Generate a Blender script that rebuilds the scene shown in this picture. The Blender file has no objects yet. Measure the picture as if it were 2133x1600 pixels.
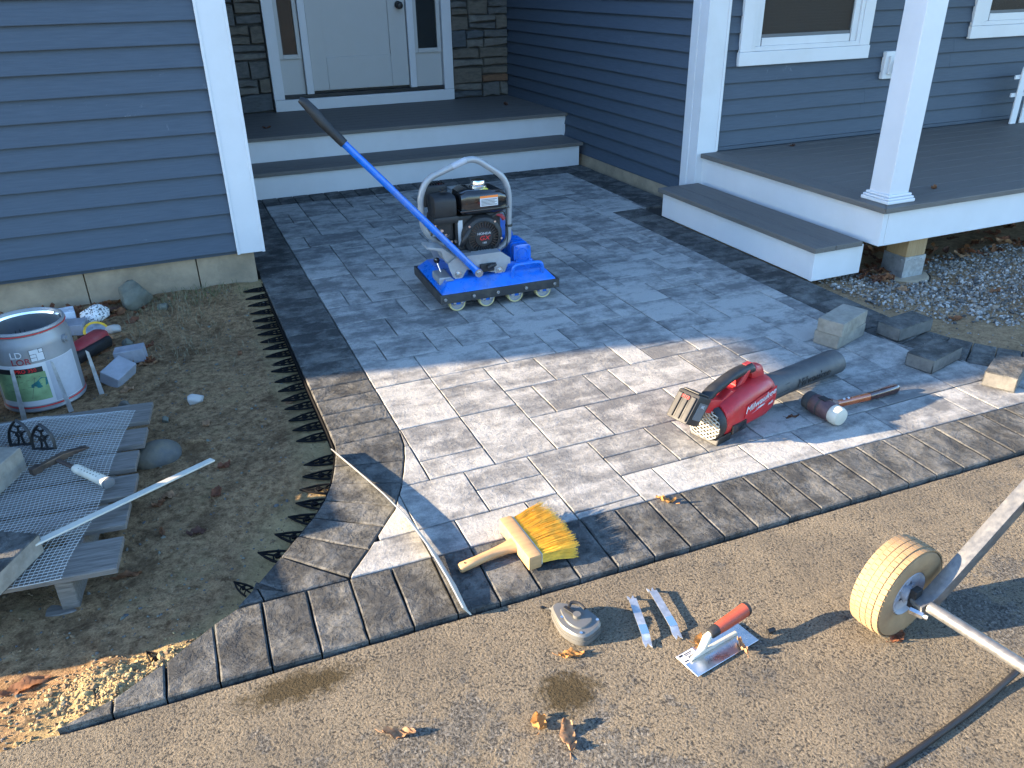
import bpy, bmesh, math, random
from mathutils import Vector, Matrix
random.seed(7)
R_ = math.radians
sc = bpy.context.scene
C = sc.collection

# ---------------------------------------------------------------- camera, sky, sun, exposure
cam = bpy.data.cameras.new('camera'); camo = bpy.data.objects.new('camera', cam); C.objects.link(camo)
cam.sensor_width = 36.0; cam.lens = 28.0; cam.clip_start = 0.05; cam.clip_end = 1500
HC = 1.46; FPX = 1659.18; PW, PH = 2133.0, 1600.0
_p, _r, _y = R_(27.136), R_(-1.0033), R_(22.7358)
_fw = Vector((math.sin(_y)*math.cos(_p), math.cos(_y)*math.cos(_p), -math.sin(_p)))
_rt = _fw.cross(Vector((0, 0, 1))).normalized(); _up = _rt.cross(_fw)
RT = _rt*math.cos(_r) + _up*math.sin(_r); UP = -_rt*math.sin(_r) + _up*math.cos(_r)
camo.matrix_world = Matrix(((RT.x, UP.x, -_fw.x, 0), (RT.y, UP.y, -_fw.y, 0), (RT.z, UP.z, -_fw.z, HC), (0, 0, 0, 1)))
sc.camera = camo
SUN_EL, SUN_AZ = R_(16.0), R_(-12.0)          # elevation; heading of the light on the ground measured from +X
wd = bpy.data.worlds.new('World'); sc.world = wd; wd.use_nodes = True
wn = wd.node_tree
sky = wn.nodes.new('ShaderNodeTexSky'); sky.sky_type = 'NISHITA'; sky.sun_disc = False
sky.sun_elevation = SUN_EL; sky.sun_rotation = R_(-78.0); sky.air_density = 1.0; sky.dust_density = 0.3; sky.ozone_density = 4.0
bg = wn.nodes['Background']; bg.inputs['Strength'].default_value = 0.15
wn.links.new(sky.outputs[0], bg.inputs[0])
sl = bpy.data.lights.new('sun', 'SUN'); sl.energy = 4.9; sl.angle = R_(0.53); sl.color = (1.0, 0.79, 0.54)
so = bpy.data.objects.new('sun', sl); C.objects.link(so)
_d = Vector((math.cos(SUN_AZ)*math.cos(SUN_EL), math.sin(SUN_AZ)*math.cos(SUN_EL), -math.sin(SUN_EL)))
so.rotation_euler = _d.to_track_quat('-Z', 'Y').to_euler(); so.location = (-8, 3, 6)
sc.view_settings.view_transform = 'Standard'; sc.view_settings.look = 'None'
sc.view_settings.exposure = 2.6; sc.view_settings.gamma = 1.0; sc.view_settings.use_curve_mapping = False

# ---------------------------------------------------------------- helpers
def G(px, py, z=0.0):
    """point of the horizontal plane z that a survey reading (px, py) falls on"""
    d = RT*(px-PW/2) + UP*(PH/2-py) + _fw*FPX
    t = (z-HC)/d.z
    return Vector((d.x*t, d.y*t, z))

def tag(o, label=None, cat=None, group=None, kind=None):
    if label: o['label'] = label
    if cat: o['category'] = cat
    if group: o['group'] = group
    if kind: o['kind'] = kind
    return o

def thing(name, label, cat, loc=(0, 0, 0), rot=(0, 0, 0), group=None):
    o = bpy.data.objects.new(name, None); C.objects.link(o); o.empty_display_size = .1
    o.location = loc; o.rotation_euler = rot
    return tag(o, label, cat, group)

def woff(o):
    v = Vector((0, 0, 0))
    while o is not None:
        v += o.location; o = o.parent
    return v

class MB:
    def __init__(s): s.v = []; s.f = []; s.m = []
    def add(s, vs, fs, mi=0):
        b = len(s.v); s.v += [Vector(p) for p in vs]
        for q in fs: s.f.append(tuple(b+i for i in q)); s.m.append(mi)
        return s
    def box(s, x0, x1, y0, y1, z0, z1, mi=0, M=None):
        vs = [Vector((x, y, z)) for z in (z0, z1) for y in (y0, y1) for x in (x0, x1)]
        if M is not None: vs = [M @ p for p in vs]
        return s.add(vs, [(0, 2, 3, 1), (4, 5, 7, 6), (0, 1, 5, 4), (2, 6, 7, 3), (0, 4, 6, 2), (1, 3, 7, 5)], mi)
    def cbox(s, c, size, mi=0, M=None):
        return s.box(c[0]-size[0]/2, c[0]+size[0]/2, c[1]-size[1]/2, c[1]+size[1]/2, c[2]-size[2]/2, c[2]+size[2]/2, mi, M)
    def prism(s, poly, fa, fb, mi=0):
        """poly 2-D list; fa / fb map (u,v) to 3-D for the two ends"""
        n = len(poly); vs = [fa(*p) for p in poly] + [fb(*p) for p in poly]
        fs = [tuple(range(n))[::-1], tuple(range(n, 2*n))] + [(i, (i+1) % n, n+(i+1) % n, n+i) for i in range(n)]
        return s.add(vs, fs, mi)
    def tube(s, pts, r, n=8, cap=True, mi=0, flat=1.0, up=None):
        pts = [Vector(p) for p in pts]; L = len(pts)
        rs = r if isinstance(r, (list, tuple)) else [r]*L
        b = len(s.v); prev = None
        for i, p in enumerate(pts):
            t = (pts[min(i+1, L-1)] - pts[max(i-1, 0)]).normalized()
            if prev is None:
                a = Vector(up) if up else (Vector((0, 0, 1)) if abs(t.z) < .9 else Vector((1, 0, 0)))
                a = (a - t*a.dot(t)).normalized()
            else:
                a = (prev - t*prev.dot(t)).normalized()
            prev = a; w = t.cross(a)
            for k in range(n):
                q = 2*math.pi*k/n
                s.v.append(p + a*math.cos(q)*rs[i]*flat + w*math.sin(q)*rs[i])
        for i in range(L-1):
            for k in range(n):
                s.f.append((b+i*n+k, b+i*n+(k+1) % n, b+(i+1)*n+(k+1) % n, b+(i+1)*n+k)); s.m.append(mi)
        if cap:
            s.f.append(tuple(b+k for k in range(n))[::-1]); s.m.append(mi)
            s.f.append(tuple(b+(L-1)*n+k for k in range(n))); s.m.append(mi)
        return s
    def cyl(s, a, b, r, n=16, mi=0, r2=None):
        return s.tube([a, b], [r, r if r2 is None else r2], n, True, mi)
    def lathe(s, prof, n=32, M=None, mi=0, a0=0, a1=2*math.pi):
        full = abs(a1-a0-2*math.pi) < 1e-6; k = n if full else n+1; b = len(s.v)
        for r, z in prof:
            for i in range(k):
                q = a0+(a1-a0)*i/n; p = Vector((r*math.cos(q), r*math.sin(q), z)); s.v.append(M @ p if M is not None else p)
        for j in range(len(prof)-1):
            for i in range(n):
                i2 = (i+1) % k
                s.f.append((b+j*k+i, b+j*k+i2, b+(j+1)*k+i2, b+(j+1)*k+i)); s.m.append(mi)
        return s
    def loft(s, secs, n=20, mi=0, cap=True):
        """secs: (x, cy, cz, ry, rz, e) super-ellipse rings along x"""
        b = len(s.v)
        for x, cy, cz, ry, rz, e in secs:
            for k in range(n):
                q = 2*math.pi*k/n; c, d = math.cos(q), math.sin(q)
                s.v.append(Vector((x, cy+ry*math.copysign(abs(c)**(2/e), c), cz+rz*math.copysign(abs(d)**(2/e), d))))
        for i in range(len(secs)-1):
            for k in range(n):
                s.f.append((b+i*n+k, b+i*n+(k+1) % n, b+(i+1)*n+(k+1) % n, b+(i+1)*n+k)); s.m.append(mi)
        if cap:
            s.f.append(tuple(b+k for k in range(n))[::-1]); s.m.append(mi)
            s.f.append(tuple(b+(len(secs)-1)*n+k for k in range(n))); s.m.append(mi)
        return s
    def grid(s, nx, ny, fn, mi=0):
        b = len(s.v)
        for j in range(ny+1):
            for i in range(nx+1): s.v.append(Vector(fn(i/nx, j/ny)))
        for j in range(ny):
            for i in range(nx):
                a = b+j*(nx+1)+i; s.f.append((a, a+1, a+nx+2, a+nx+1)); s.m.append(mi)
        return s
    def build(s, name, mats, parent=None, world=False, bevel=0, seg=2, smooth=False, auto=None, link=True):
        me = bpy.data.meshes.new(name)
        off = woff(parent) if (world and parent is not None) else Vector((0, 0, 0))
        me.from_pydata([tuple(p-off) for p in s.v], [], s.f)
        for m in (mats if isinstance(mats, (list, tuple)) else [mats]): me.materials.append(m)
        me.polygons.foreach_set('material_index', s.m)
        bm = bmesh.new(); bm.from_mesh(me)
        bmesh.ops.recalc_face_normals(bm, faces=bm.faces)
        if bevel:
            es = [e for e in bm.edges if len(e.link_faces) == 2 and e.calc_face_angle(0) > .5]
            bmesh.ops.bevel(bm, geom=es, offset=bevel, segments=seg, profile=.6, affect='EDGES', clamp_overlap=True)
        if smooth:
            for fc in bm.faces: fc.smooth = True
            lim = R_(auto or 40)
            for e in bm.edges:
                if len(e.link_faces) == 2 and e.calc_face_angle(0) > lim: e.smooth = False
        bm.to_mesh(me); bm.free()
        o = bpy.data.objects.new(name, me); C.objects.link(o)
        if parent is not None: o.parent = parent
        return o

def fillet(pts, r=.05, k=5):
    pts = [Vector(p) for p in pts]; out = [pts[0]]
    for a, b, c in zip(pts, pts[1:], pts[2:]):
        d1, d2 = (a-b), (c-b); rr = min(r, d1.length*.48, d2.length*.48)
        p, q = b+d1.normalized()*rr, b+d2.normalized()*rr
        for i in range(k+1):
            t = i/k; out.append(p*(1-t)**2 + b*2*t*(1-t) + q*t*t)
    out.append(pts[-1]); return out

def text(name, body, size, mat, parent, fn, depth=.0006, shear=0, spacing=1.0, xs=1.0):
    """lettering as a mesh; fn maps flat (x right, y up, d out) to 3-D"""
    cu = bpy.data.curves.new(name, 'FONT'); cu.body = body; cu.size = size; cu.shear = shear; cu.space_character = spacing
    cu.align_x = 'CENTER'; cu.align_y = 'CENTER'; cu.extrude = depth; cu.resolution_u = 3
    tmp = bpy.data.objects.new(name+'_t', cu); C.objects.link(tmp)
    dg = bpy.context.evaluated_depsgraph_get(); me = bpy.data.meshes.new_from_object(tmp.evaluated_get(dg))
    bpy.data.objects.remove(tmp); bpy.data.curves.remove(cu)
    for v in me.vertices: v.co = fn(v.co.x*xs, v.co.y, v.co.z+depth)
    me.materials.clear(); me.materials.append(mat); me.name = name
    o = bpy.data.objects.new(name, me); C.objects.link(o)
    if parent is not None: o.parent = parent
    return o

# ---------------------------------------------------------------- materials
def nodes(name):
    m = bpy.data.materials.new(name); m.use_nodes = True; nt = m.node_tree
    return m, nt, nt.nodes['Principled BSDF']
def nd(nt, t, **kw):
    n = nt.nodes.new(t)
    for k, v in kw.items():
        if k[0] == '_': setattr(n, k[1:], v)
        else: n.inputs[k].default_value = v
    return n
def coords(nt, scale=(1, 1, 1), rnd=True):
    g = nd(nt, 'ShaderNodeNewGeometry'); mp = nd(nt, 'ShaderNodeMapping'); mp.inputs['Scale'].default_value = scale
    if rnd:
        oi = nd(nt, 'ShaderNodeObjectInfo'); mu = nd(nt, 'ShaderNodeMath', _operation='MULTIPLY'); mu.inputs[1].default_value = 57.3
        ad = nd(nt, 'ShaderNodeVectorMath', _operation='ADD')
        nt.links.new(oi.outputs['Random'], mu.inputs[0]); nt.links.new(g.outputs['Position'], ad.inputs[0]); nt.links.new(mu.outputs[0], ad.inputs[1])
        nt.links.new(ad.outputs[0], mp.inputs[0])
    else: nt.links.new(g.outputs['Position'], mp.inputs[0])
    return mp.outputs[0]
def noise(nt, vec, scale, detail=6, rough=.6, dist=0):
    n = nd(nt, 'ShaderNodeTexNoise', Scale=scale, Detail=detail, Roughness=rough, Distortion=dist); nt.links.new(vec, n.inputs['Vector']); return n.outputs['Fac']
def ramp(nt, fac, stops, interp='LINEAR'):
    r = nd(nt, 'ShaderNodeValToRGB'); e = r.color_ramp.elements; r.color_ramp.interpolation = interp
    while len(e) < len(stops): e.new(.5)
    for i, (p, c) in enumerate(stops):
        e[i].position = p; e[i].color = (c, c, c, 1) if not isinstance(c, (tuple, list)) else (*c, 1)
    nt.links.new(fac, r.inputs[0]); return r.outputs[0]
def mix(nt, fac, a, b, mode='MIX'):
    m = nd(nt, 'ShaderNodeMix', _data_type='RGBA', _blend_type=mode)
    for k, v in ((0, fac), (6, a), (7, b)):
        if isinstance(v, (int, float)): m.inputs[k].default_value = v if k == 0 else (v, v, v, 1)
        elif isinstance(v, (tuple, list)): m.inputs[k].default_value = (*v, 1)
        else: nt.links.new(v, m.inputs[k])
    return m.outputs[2]
def bump(nt, b, h, dist=.002, strength=1.0, normal=None):
    n = nd(nt, 'ShaderNodeBump', Strength=strength, Distance=dist); nt.links.new(h, n.inputs['Height'])
    if normal is not None: nt.links.new(normal, n.inputs['Normal'])
    if b is not None: nt.links.new(n.outputs[0], b.inputs['Normal'])
    return n.outputs[0]
def madd(nt, a, b, w=1.0):
    m = nd(nt, 'ShaderNodeMath', _operation='MULTIPLY_ADD'); nt.links.new(b, m.inputs[0]); m.inputs[1].default_value = w; nt.links.new(a, m.inputs[2]); return m.outputs[0]

def plain(name, c, rough=.5, metal=0, var=.12, scale=25, bmp=0, bscale=200, dirt=None, dirtamt=.5, stretch=(1, 1, 1), coat=0, rnd=True):
    m, nt, b = nodes(name); v = coords(nt, stretch, rnd)
    n1 = noise(nt, v, scale, 5)
    lo = tuple(x*(1-var) for x in c); hi = tuple(min(1, x*(1+var)) for x in c)
    col = ramp(nt, n1, [(.3, lo), (.7, hi)])
    if dirt:
        n2 = noise(nt, v, scale*.35, 8, .7); f = ramp(nt, n2, [(.48, 0.0), (.72, dirtamt)])
        col = mix(nt, f, col, dirt)
    nt.links.new(col, b.inputs['Base Color']); b.inputs['Roughness'].default_value = rough; b.inputs['Metallic'].default_value = metal
    rr = ramp(nt, n1, [(.3, max(0, rough-.08)), (.7, min(1, rough+.1))]); nt.links.new(rr, b.inputs['Roughness'])
    if coat: b.inputs['Coat Weight'].default_value = coat
    if bmp: bump(nt, b, noise(nt, v, bscale, 6), bmp)
    return m

def paver_mat(name, dark, mid, light, streak=(7, 20, 9), bd=.0050, cleft=.6, amt=1.0, cs=6.0, gr=1.0):
    m, nt, b = nodes(name); v = coords(nt, (1, 1, 1)); vs = coords(nt, streak)
    s1 = noise(nt, vs, .5, 6, .66, .4); s2 = noise(nt, v, 11, 9, .70); s3 = noise(nt, v, 330, 3, .6); s4 = noise(nt, v, 70, 6, .72)
    oi = nd(nt, 'ShaderNodeObjectInfo')
    f = madd(nt, nmul(nt, s1, 1.15), s2, 1.15); f = madd(nt, f, oi.outputs['Random'], .22*amt); f = madd(nt, f, s4, .35); f = nmul(nt, f, .6)
    col = ramp(nt, f, [(.735, dark), (.835, mid), (.95, light)])
    col = mix(nt, ramp(nt, s3, [(.36, .35), (.56, 0.0)]), col, tuple(x*.45 for x in mid))
    nt.links.new(col, b.inputs['Base Color']); b.inputs['Roughness'].default_value = .85; b.inputs['Specular IOR Level'].default_value = .15
    c1 = noise(nt, v, cs, 11, .60, .25)
    st = ramp(nt, c1, [(.30, 0.0), (.395, .18), (.405, .36), (.47, .46), (.477, .62), (.55, .70), (.558, .86), (.70, 1.0)])
    h = madd(nt, nmul(nt, st, cleft), s4, .55*gr); h = madd(nt, h, s3, .12); h = madd(nt, h, s2, .7*gr)
    bump(nt, b, h, bd)
    return m

def asphalt_mat():
    m, nt, b = nodes('asphalt'); v = coords(nt, rnd=False)
    vo = nd(nt, 'ShaderNodeTexVoronoi', Scale=190.0); nt.links.new(v, vo.inputs['Vector'])
    n1 = noise(nt, v, 1.7, 7, .62, .4); n2 = noise(nt, v, 26, 9, .74); n3 = noise(nt, v, 230, 5, .75); n4 = noise(nt, v, 4.5, 7, .66, .5); nA = noise(nt, v, 150, 4, .66, .2)
    stone = ramp(nt, vo.outputs['Color'], [(0.0, (.045, .043, .040)), (.4, (.138, .129, .114)), (.8, (.245, .229, .200)), (1.0, (.43, .405, .355))])
    dust = mix(nt, ramp(nt, n3, [(.36, 0.0), (.62, 1.0)]), (.155, .126, .088), (.345, .285, .200))
    sp = nd(nt, 'ShaderNodeSeparateXYZ'); nt.links.new(v, sp.inputs[0])
    ed_ = nd(nt, 'ShaderNodeMapRange'); nt.links.new(sp.outputs['Y'], ed_.inputs[0])
    for k_, q_ in ((1, 1.2), (2, 1.48), (3, 0.0), (4, .22)): ed_.inputs[k_].default_value = q_
    f = madd(nt, madd(nt, n1, n2, .6), n4, .5); f = madd(nt, f, ed_.outputs[0], .8)
    col = mix(nt, ramp(nt, f, [(.96, .12), (1.34, .88)]), stone, dust)
    cr = ramp(nt, nA, [(.34, 0.0), (.47, .7), (.62, 1.0)])
    col = mix(nt, ramp(nt, madd(nt, nA, n2, .55), [(.63, .92), (.735, 0.0)]), col, (.045, .041, .036))  # crevice shade painted into the colour where the grain dips
    col = mix(nt, ramp(nt, n4, [(.38, .35), (.60, 0.0)]), col, (.075, .070, .064))
    for cx, cy, rx, ry in ((.615, 1.165, .085, .075), (.05, 1.435, .17, .055)):
        sx = nd(nt, 'ShaderNodeVectorMath', _operation='SUBTRACT'); sx.inputs[1].default_value = (cx, cy, 0); nt.links.new(v, sx.inputs[0])
        dv = nd(nt, 'ShaderNodeVectorMath', _operation='MULTIPLY'); dv.inputs[1].default_value = (1/rx, 1/ry, 0); nt.links.new(sx.outputs[0], dv.inputs[0])
        ln = nd(nt, 'ShaderNodeVectorMath', _operation='LENGTH'); nt.links.new(dv.outputs[0], ln.inputs[0])
        q = madd(nt, ln.outputs['Value'], noise(nt, v, 40, 7, .75), 1.9)
        col = mix(nt, ramp(nt, nmul(nt, q, .4), [(.58, .95), (.78, 0.0)]), col, mix(nt, n3, (.022, .016, .007), (.10, .074, .034)))
    nt.links.new(col, b.inputs['Base Color']); b.inputs['Roughness'].default_value = .92; b.inputs['Specular IOR Level'].default_value = .2
    h = madd(nt, madd(nt, nmul(nt, cr, .7), n3, .25), n2, 1.9)
    bump(nt, b, madd(nt, h, n4, 1.2), .0135)
    return m
def nmul(nt, a, k):
    m = nd(nt, 'ShaderNodeMath', _operation='MULTIPLY'); nt.links.new(a, m.inputs[0]); m.inputs[1].default_value = k; return m.outputs[0]

def soil_mat(name, dark, mid, sand, thr=(.45, .62), sandpos=True):
    m, nt, b = nodes(name); v = coords(nt, rnd=False)
    n1 = noise(nt, v, 3.2, 7, .65, .5); n2 = noise(nt, v, 40, 8, .72); n3 = noise(nt, v, 170, 5, .7)
    col = ramp(nt, madd(nt, n2, n3, .5), [(.58, dark), (.88, mid)])
    n5 = noise(nt, v, 6.5, 7, .7, .8); col = mix(nt, ramp(nt, n5, [(.36, .65), (.50, 0.0)]), col, tuple(x*.75 for x in dark)); col = mix(nt, ramp(nt, n5, [(.55, 0.0), (.70, .55)]), col, tuple(x*.62 for x in sand))
    att = nd(nt, 'ShaderNodeAttribute', _attribute_name='sand')
    f = madd(nt, att.outputs['Fac'], n1, .5); f = madd(nt, f, n2, .25)
    col = mix(nt, ramp(nt, f, [(thr[0], 0.0), (thr[1]+.25, 1.0)]), col, mix(nt, n3, tuple(x*.75 for x in sand), sand))
    nt.links.new(col, b.inputs['Base Color']); b.inputs['Roughness'].default_value = .95; b.inputs['Specular IOR Level'].default_value = .15
    h = madd(nt, madd(nt, n2, n3, .45), n5, .8); bump(nt, b, h, .026)
    return m

def siding_mat():
    m, nt, b = nodes('blue_grey_siding'); v = coords(nt, (1, 1, 14)); v2 = coords(nt, (1, 1, 1))
    g = noise(nt, v, 9, 6, .6); s = noise(nt, v2, 16, 9, .75, .8)
    col = ramp(nt, g, [(.3, (.054, .071, .094)), (.7, (.067, .087, .113))])
    msk = mix(nt, 1.0, ramp(nt, noise(nt, v2, 2.4, 3), [(.56, 0.0), (.70, 1.0)]), ramp(nt, s, [(.60, 0.0), (.70, .45)]), 'MULTIPLY')
    col = mix(nt, msk, col, (.30, .33, .36))
    nt.links.new(col, b.inputs['Base Color']); b.inputs['Roughness'].default_value = .62; b.inputs['Specular IOR Level'].default_value = .2; bump(nt, b, g, .0006)
    return m

def wood_mat(name, a, c, scale=(1, 14, 14), rough=.7):
    m, nt, b = nodes(name)
    tc = nd(nt, 'ShaderNodeTexCoord'); mp = nd(nt, 'ShaderNodeMapping'); mp.inputs['Scale'].default_value = scale; nt.links.new(tc.outputs['Object'], mp.inputs[0])
    oi = nd(nt, 'ShaderNodeObjectInfo'); mu = nd(nt, 'ShaderNodeMath', _operation='MULTIPLY'); mu.inputs[1].default_value = 31.0; nt.links.new(oi.outputs['Random'], mu.inputs[0])
    ad = nd(nt, 'ShaderNodeVectorMath', _operation='ADD'); nt.links.new(mp.outputs[0], ad.inputs[0]); nt.links.new(mu.outputs[0], ad.inputs[1])
    n = noise(nt, ad.outputs[0], 5, 7, .65, .7); col = ramp(nt, n, [(.3, a), (.7, c)])
    nt.links.new(col, b.inputs['Base Color']); b.inputs['Roughness'].default_value = rough; b.inputs['Specular IOR Level'].default_value = .2; bump(nt, b, n, .0012)
    return m

def glass_mat():
    m, nt, b = nodes('window_glass'); b.inputs['Base Color'].default_value = (.02, .025, .025, 1); b.inputs['Roughness'].default_value = .03
    b.inputs['Alpha'].default_value = .45; b.inputs['Specular IOR Level'].default_value = .8; return m

K = {}
K['siding'] = siding_mat()
K['trim'] = plain('white_trim', (.57, .57, .575), .42, var=.03, scale=6, dirt=(.46, .45, .43), dirtamt=.35)
K['doorw'] = plain('door_paint', (.43, .42, .40), .45, var=.03, scale=5)
K['concrete'] = plain('foundation_concrete', (.31, .24, .16), .9, var=.22, scale=9, bmp=.004, bscale=38, dirt=(.14, .12, .085), dirtamt=.7)
K['deck'] = wood_mat('grey_composite_decking', (.100, .092, .084), (.150, .138, .124), (1.2, 26, 26), .62)
K['decky'] = wood_mat('grey_composite_decking_cross', (.100, .092, .084), (.150, .138, .124), (26, 1.2, 26), .62)
K['black'] = plain('black_plastic', (.009, .009, .0095), .55, var=.3, dirt=(.06, .052, .042), dirtamt=.25)
K['gloss'] = plain('gloss_black_paint', (.009, .009, .010), .16, var=.2, coat=.5)
K['rubber'] = plain('black_rubber', (.022, .022, .023), .75, var=.3, dirt=(.16, .14, .10), dirtamt=.4)
K['blue'] = plain('blue_paint', (.002, .125, .55), .30, var=.12, coat=.3, dirt=(.14, .16, .18), dirtamt=.6)
K['silver'] = plain('grey_powder_coat', (.30, .305, .31), .42, metal=.25, var=.1, dirt=(.30, .28, .24), dirtamt=.4)
K['steel'] = plain('bright_steel', (.62, .62, .61), .28, metal=1, var=.1)
K['chrome'] = plain('chrome', (.72, .70, .66), .12, metal=1, var=.05)
K['galv'] = plain('galvanised_steel', (.42, .44, .46), .45, metal=.8, var=.25, scale=40)
K['red'] = plain('red_plastic', (.40, .010, .014), .40, var=.12, dirt=(.28, .10, .08), dirtamt=.35)
K['nozzle'] = plain('dark_grey_nozzle', (.040, .042, .046), .6, var=.2, dirt=(.12, .115, .105), dirtamt=.4)
K['edging'] = plain('matt_black_edging', (.005, .005, .0055), .8, var=.3)
K['edging'].node_tree.nodes['Principled BSDF'].inputs['Specular IOR Level'].default_value = .12
K['redd'] = plain('dark_red_plastic', (.26, .020, .026), .55, var=.2, dirt=(.2, .1, .08), dirtamt=.4)
K['redt'] = plain('red_print', (.62, .02, .02), .5, var=.02)
K['whitet'] = plain('white_print', (.52, .52, .52), .5, var=.02)
K['greyt'] = plain('grey_print', (.10, .105, .11), .6, var=.05)
K['blackt'] = plain('black_print', (.012, .012, .012), .5, var=.02)
K['oranget'] = plain('orange_print', (.80, .20, .03), .5, var=.02)
K['yellowt'] = plain('yellow_print', (.70, .62, .06), .5, var=.02)
K['tanrub'] = plain('tan_tyre_rubber', (.265, .172, .088), .85, var=.14, scale=30, dirt=(.16, .10, .05), dirtamt=.6)
K['creamrub'] = plain('cream_urethane', (.50, .42, .20), .6, var=.1)
K['rim'] = plain('grey_rim_plastic', (.33, .33, .36), .5, var=.1)
K['alu'] = plain('grey_hammertone_frame', (.14, .14, .138), .42, metal=.5, var=.2, scale=70, dirt=(.27, .25, .21), dirtamt=.45)
K['beech'] = plain('beech_wood', (.40, .235, .105), .6, var=.16, scale=14, stretch=(1, 6, 6))
K['bristle'] = plain('yellow_bristle', (.74, .42, .03), .6, var=.22, scale=60)
K['mallethead'] = plain('worn_purple_brown_metal', (.085, .045, .050), .55, metal=.3, var=.3, dirt=(.25, .16, .10), dirtamt=.5)
K['mallethandle'] = plain('varnished_red_wood', (.30, .068, .014), .25, var=.25, scale=20, coat=.5)
K['handledark'] = plain('dark_grip_varnish', (.045, .016, .012), .22, var=.3, coat=.5)
K['nylon'] = plain('white_nylon', (.46, .44, .37), .5, var=.06, dirt=(.5, .45, .3), dirtamt=.3)
K['terra'] = plain('terracotta_grip', (.30, .055, .026), .5, var=.15)
K['stick'] = plain('white_plastic_strip', (.48, .455, .385), .45, var=.08, dirt=(.45, .38, .26), dirtamt=.35)
K['reel'] = plain('grey_cast_case', (.115, .115, .108), .4, metal=.2, var=.1, dirt=(.20, .16, .11), dirtamt=.4)
K['palletw'] = wood_mat('weathered_pallet_wood', (.085, .075, .064), (.20, .178, .155), (2, 22, 22), .85)
K['wood'] = wood_mat('treated_post_wood', (.26, .165, .08), (.36, .245, .13), (30, 30, 1.5), .75)
K['wire'] = plain('galvanised_wire', (.42, .42, .40), .4, metal=.4, var=.1)
K['hamsteel'] = plain('worn_hammer_steel', (.075, .055, .045), .5, metal=.6, var=.4, dirt=(.24, .17, .11), dirtamt=.6)
K['hamgrip'] = plain('pale_rubber_grip', (.62, .56, .44), .6, var=.12, dirt=(.30, .24, .17), dirtamt=.5)
K['ground'] = plain('bare_ground', (.10, .085, .055), .95, var=.4, scale=2, bmp=.02, bscale=9, rnd=False)
K['field'] = paver_mat('field_paver_blend', (.138, .136, .132), (.235, .229, .214), (.365, .353, .325))
K['border'] = paver_mat('charcoal_paver', (.047, .047, .045), (.092, .091, .085), (.150, .147, .136), (14, 14, 9), .0105, 1.7, .3, 8.5, .55)
K['pside'] = plain('paver_side_concrete', (.20, .18, .145), .92, var=.25, scale=30, bmp=.002, bscale=70, dirt=(.30, .28, .24), dirtamt=.6)
K['psided'] = plain('charcoal_paver_side', (.10, .096, .088), .92, var=.3, scale=30, bmp=.002, bscale=70, dirt=(.20, .19, .17), dirtamt=.5)
K['bed'] = plain('joint_sand', (.018, .016, .014), .95, var=.4, scale=60)
K['asphalt'] = asphalt_mat()
K['soil'] = soil_mat('garden_soil', (.110, .060, .028), (.45, .285, .150), (.52, .385, .19))
K['soilr'] = soil_mat('side_yard_soil', (.13, .078, .040), (.42, .265, .145), (.56, .39, .22), (.25, .4))
K['clod'] = plain('soil_clod', (.16, .105, .055), .95, var=.4, scale=50, bmp=.004, bscale=120)
K['sandclod'] = plain('sand_clod', (.34, .25, .115), .95, var=.3, scale=50, bmp=.004, bscale=120)
K['grass'] = plain('sparse_grass', (.055, .085, .022), .8, var=.5, scale=40)
K['straw'] = plain('dead_grass', (.20, .165, .095), .85, var=.4, scale=40)
K['glass'] = glass_mat()
K['stone'] = []
for i, c in enumerate([(.090, .087, .080), (.125, .115, .098), (.066, .072, .076), (.105, .090, .070), (.13, .07, .038)]):
    K['stone'].append(plain('veneer_stone_%d' % i, c, .85, var=.35, scale=18, bmp=.008, bscale=26, dirt=tuple(x*1.6 for x in c), dirtamt=.5, stretch=(1, 1, 2.4)))
K['mortar'] = plain('dark_mortar', (.05, .048, .045), .95, var=.2)
K['rock'] = plain('field_stone', (.115, .115, .088), .9, var=.3, scale=14, bmp=.006, bscale=40, dirt=(.20, .185, .14), dirtamt=.5)
K['rockd'] = plain('dark_cobble', (.075, .075, .072), .8, var=.3, scale=14, bmp=.004, bscale=40, dirt=(.2, .16, .09), dirtamt=.6)
K['whiterock'] = plain('white_stone', (.36, .34, .31), .85, var=.12, scale=16, bmp=.003, bscale=60)
K['cut'] = plain('pale_cut_paver', (.24, .25, .275), .85, var=.2, scale=12, bmp=.003, bscale=50, dirt=(.13, .13, .135), dirtamt=.5)
def granite():
    m, nt, b = nodes('speckled_granite'); v = coords(nt)
    vo = nd(nt, 'ShaderNodeTexVoronoi', Scale=170.0); nt.links.new(v, vo.inputs['Vector'])
    nt.links.new(ramp(nt, vo.outputs['Color'], [(0, (.03, .03, .03)), (.28, (.10, .10, .10)), (.34, (.62, .61, .58)), (1, (.78, .77, .74))]), b.inputs['Base Color']); b.inputs['Roughness'].default_value = .7
    bump(nt, b, vo.outputs['Distance'], .002); return m
K['granite'] = granite()
K['leaf'] = [plain('dry_leaf_%d' % i, c, .75, var=.3, scale=30, bmp=.001, bscale=60) for i, c in enumerate([(.26, .115, .05), (.46, .22, .065), (.20, .075, .035), (.40, .225, .115), (.115, .05, .03)])]
for m_ in K['leaf']:
    nt_ = m_.node_tree; b_ = nt_.nodes['Principled BSDF']; out_ = nt_.nodes['Material Output']
    tl_ = nt_.nodes.new('ShaderNodeBsdfTranslucent'); mx_ = nt_.nodes.new('ShaderNodeMixShader'); mx_.inputs[0].default_value = .38
    nt_.links.new(b_.inputs['Base Color'].links[0].from_socket, tl_.inputs[0]); nt_.links.new(b_.outputs[0], mx_.inputs[1]); nt_.links.new(tl_.outputs[0], mx_.inputs[2]); nt_.links.new(mx_.outputs[0], out_.inputs[0])
K['gravel'] = []
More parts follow.
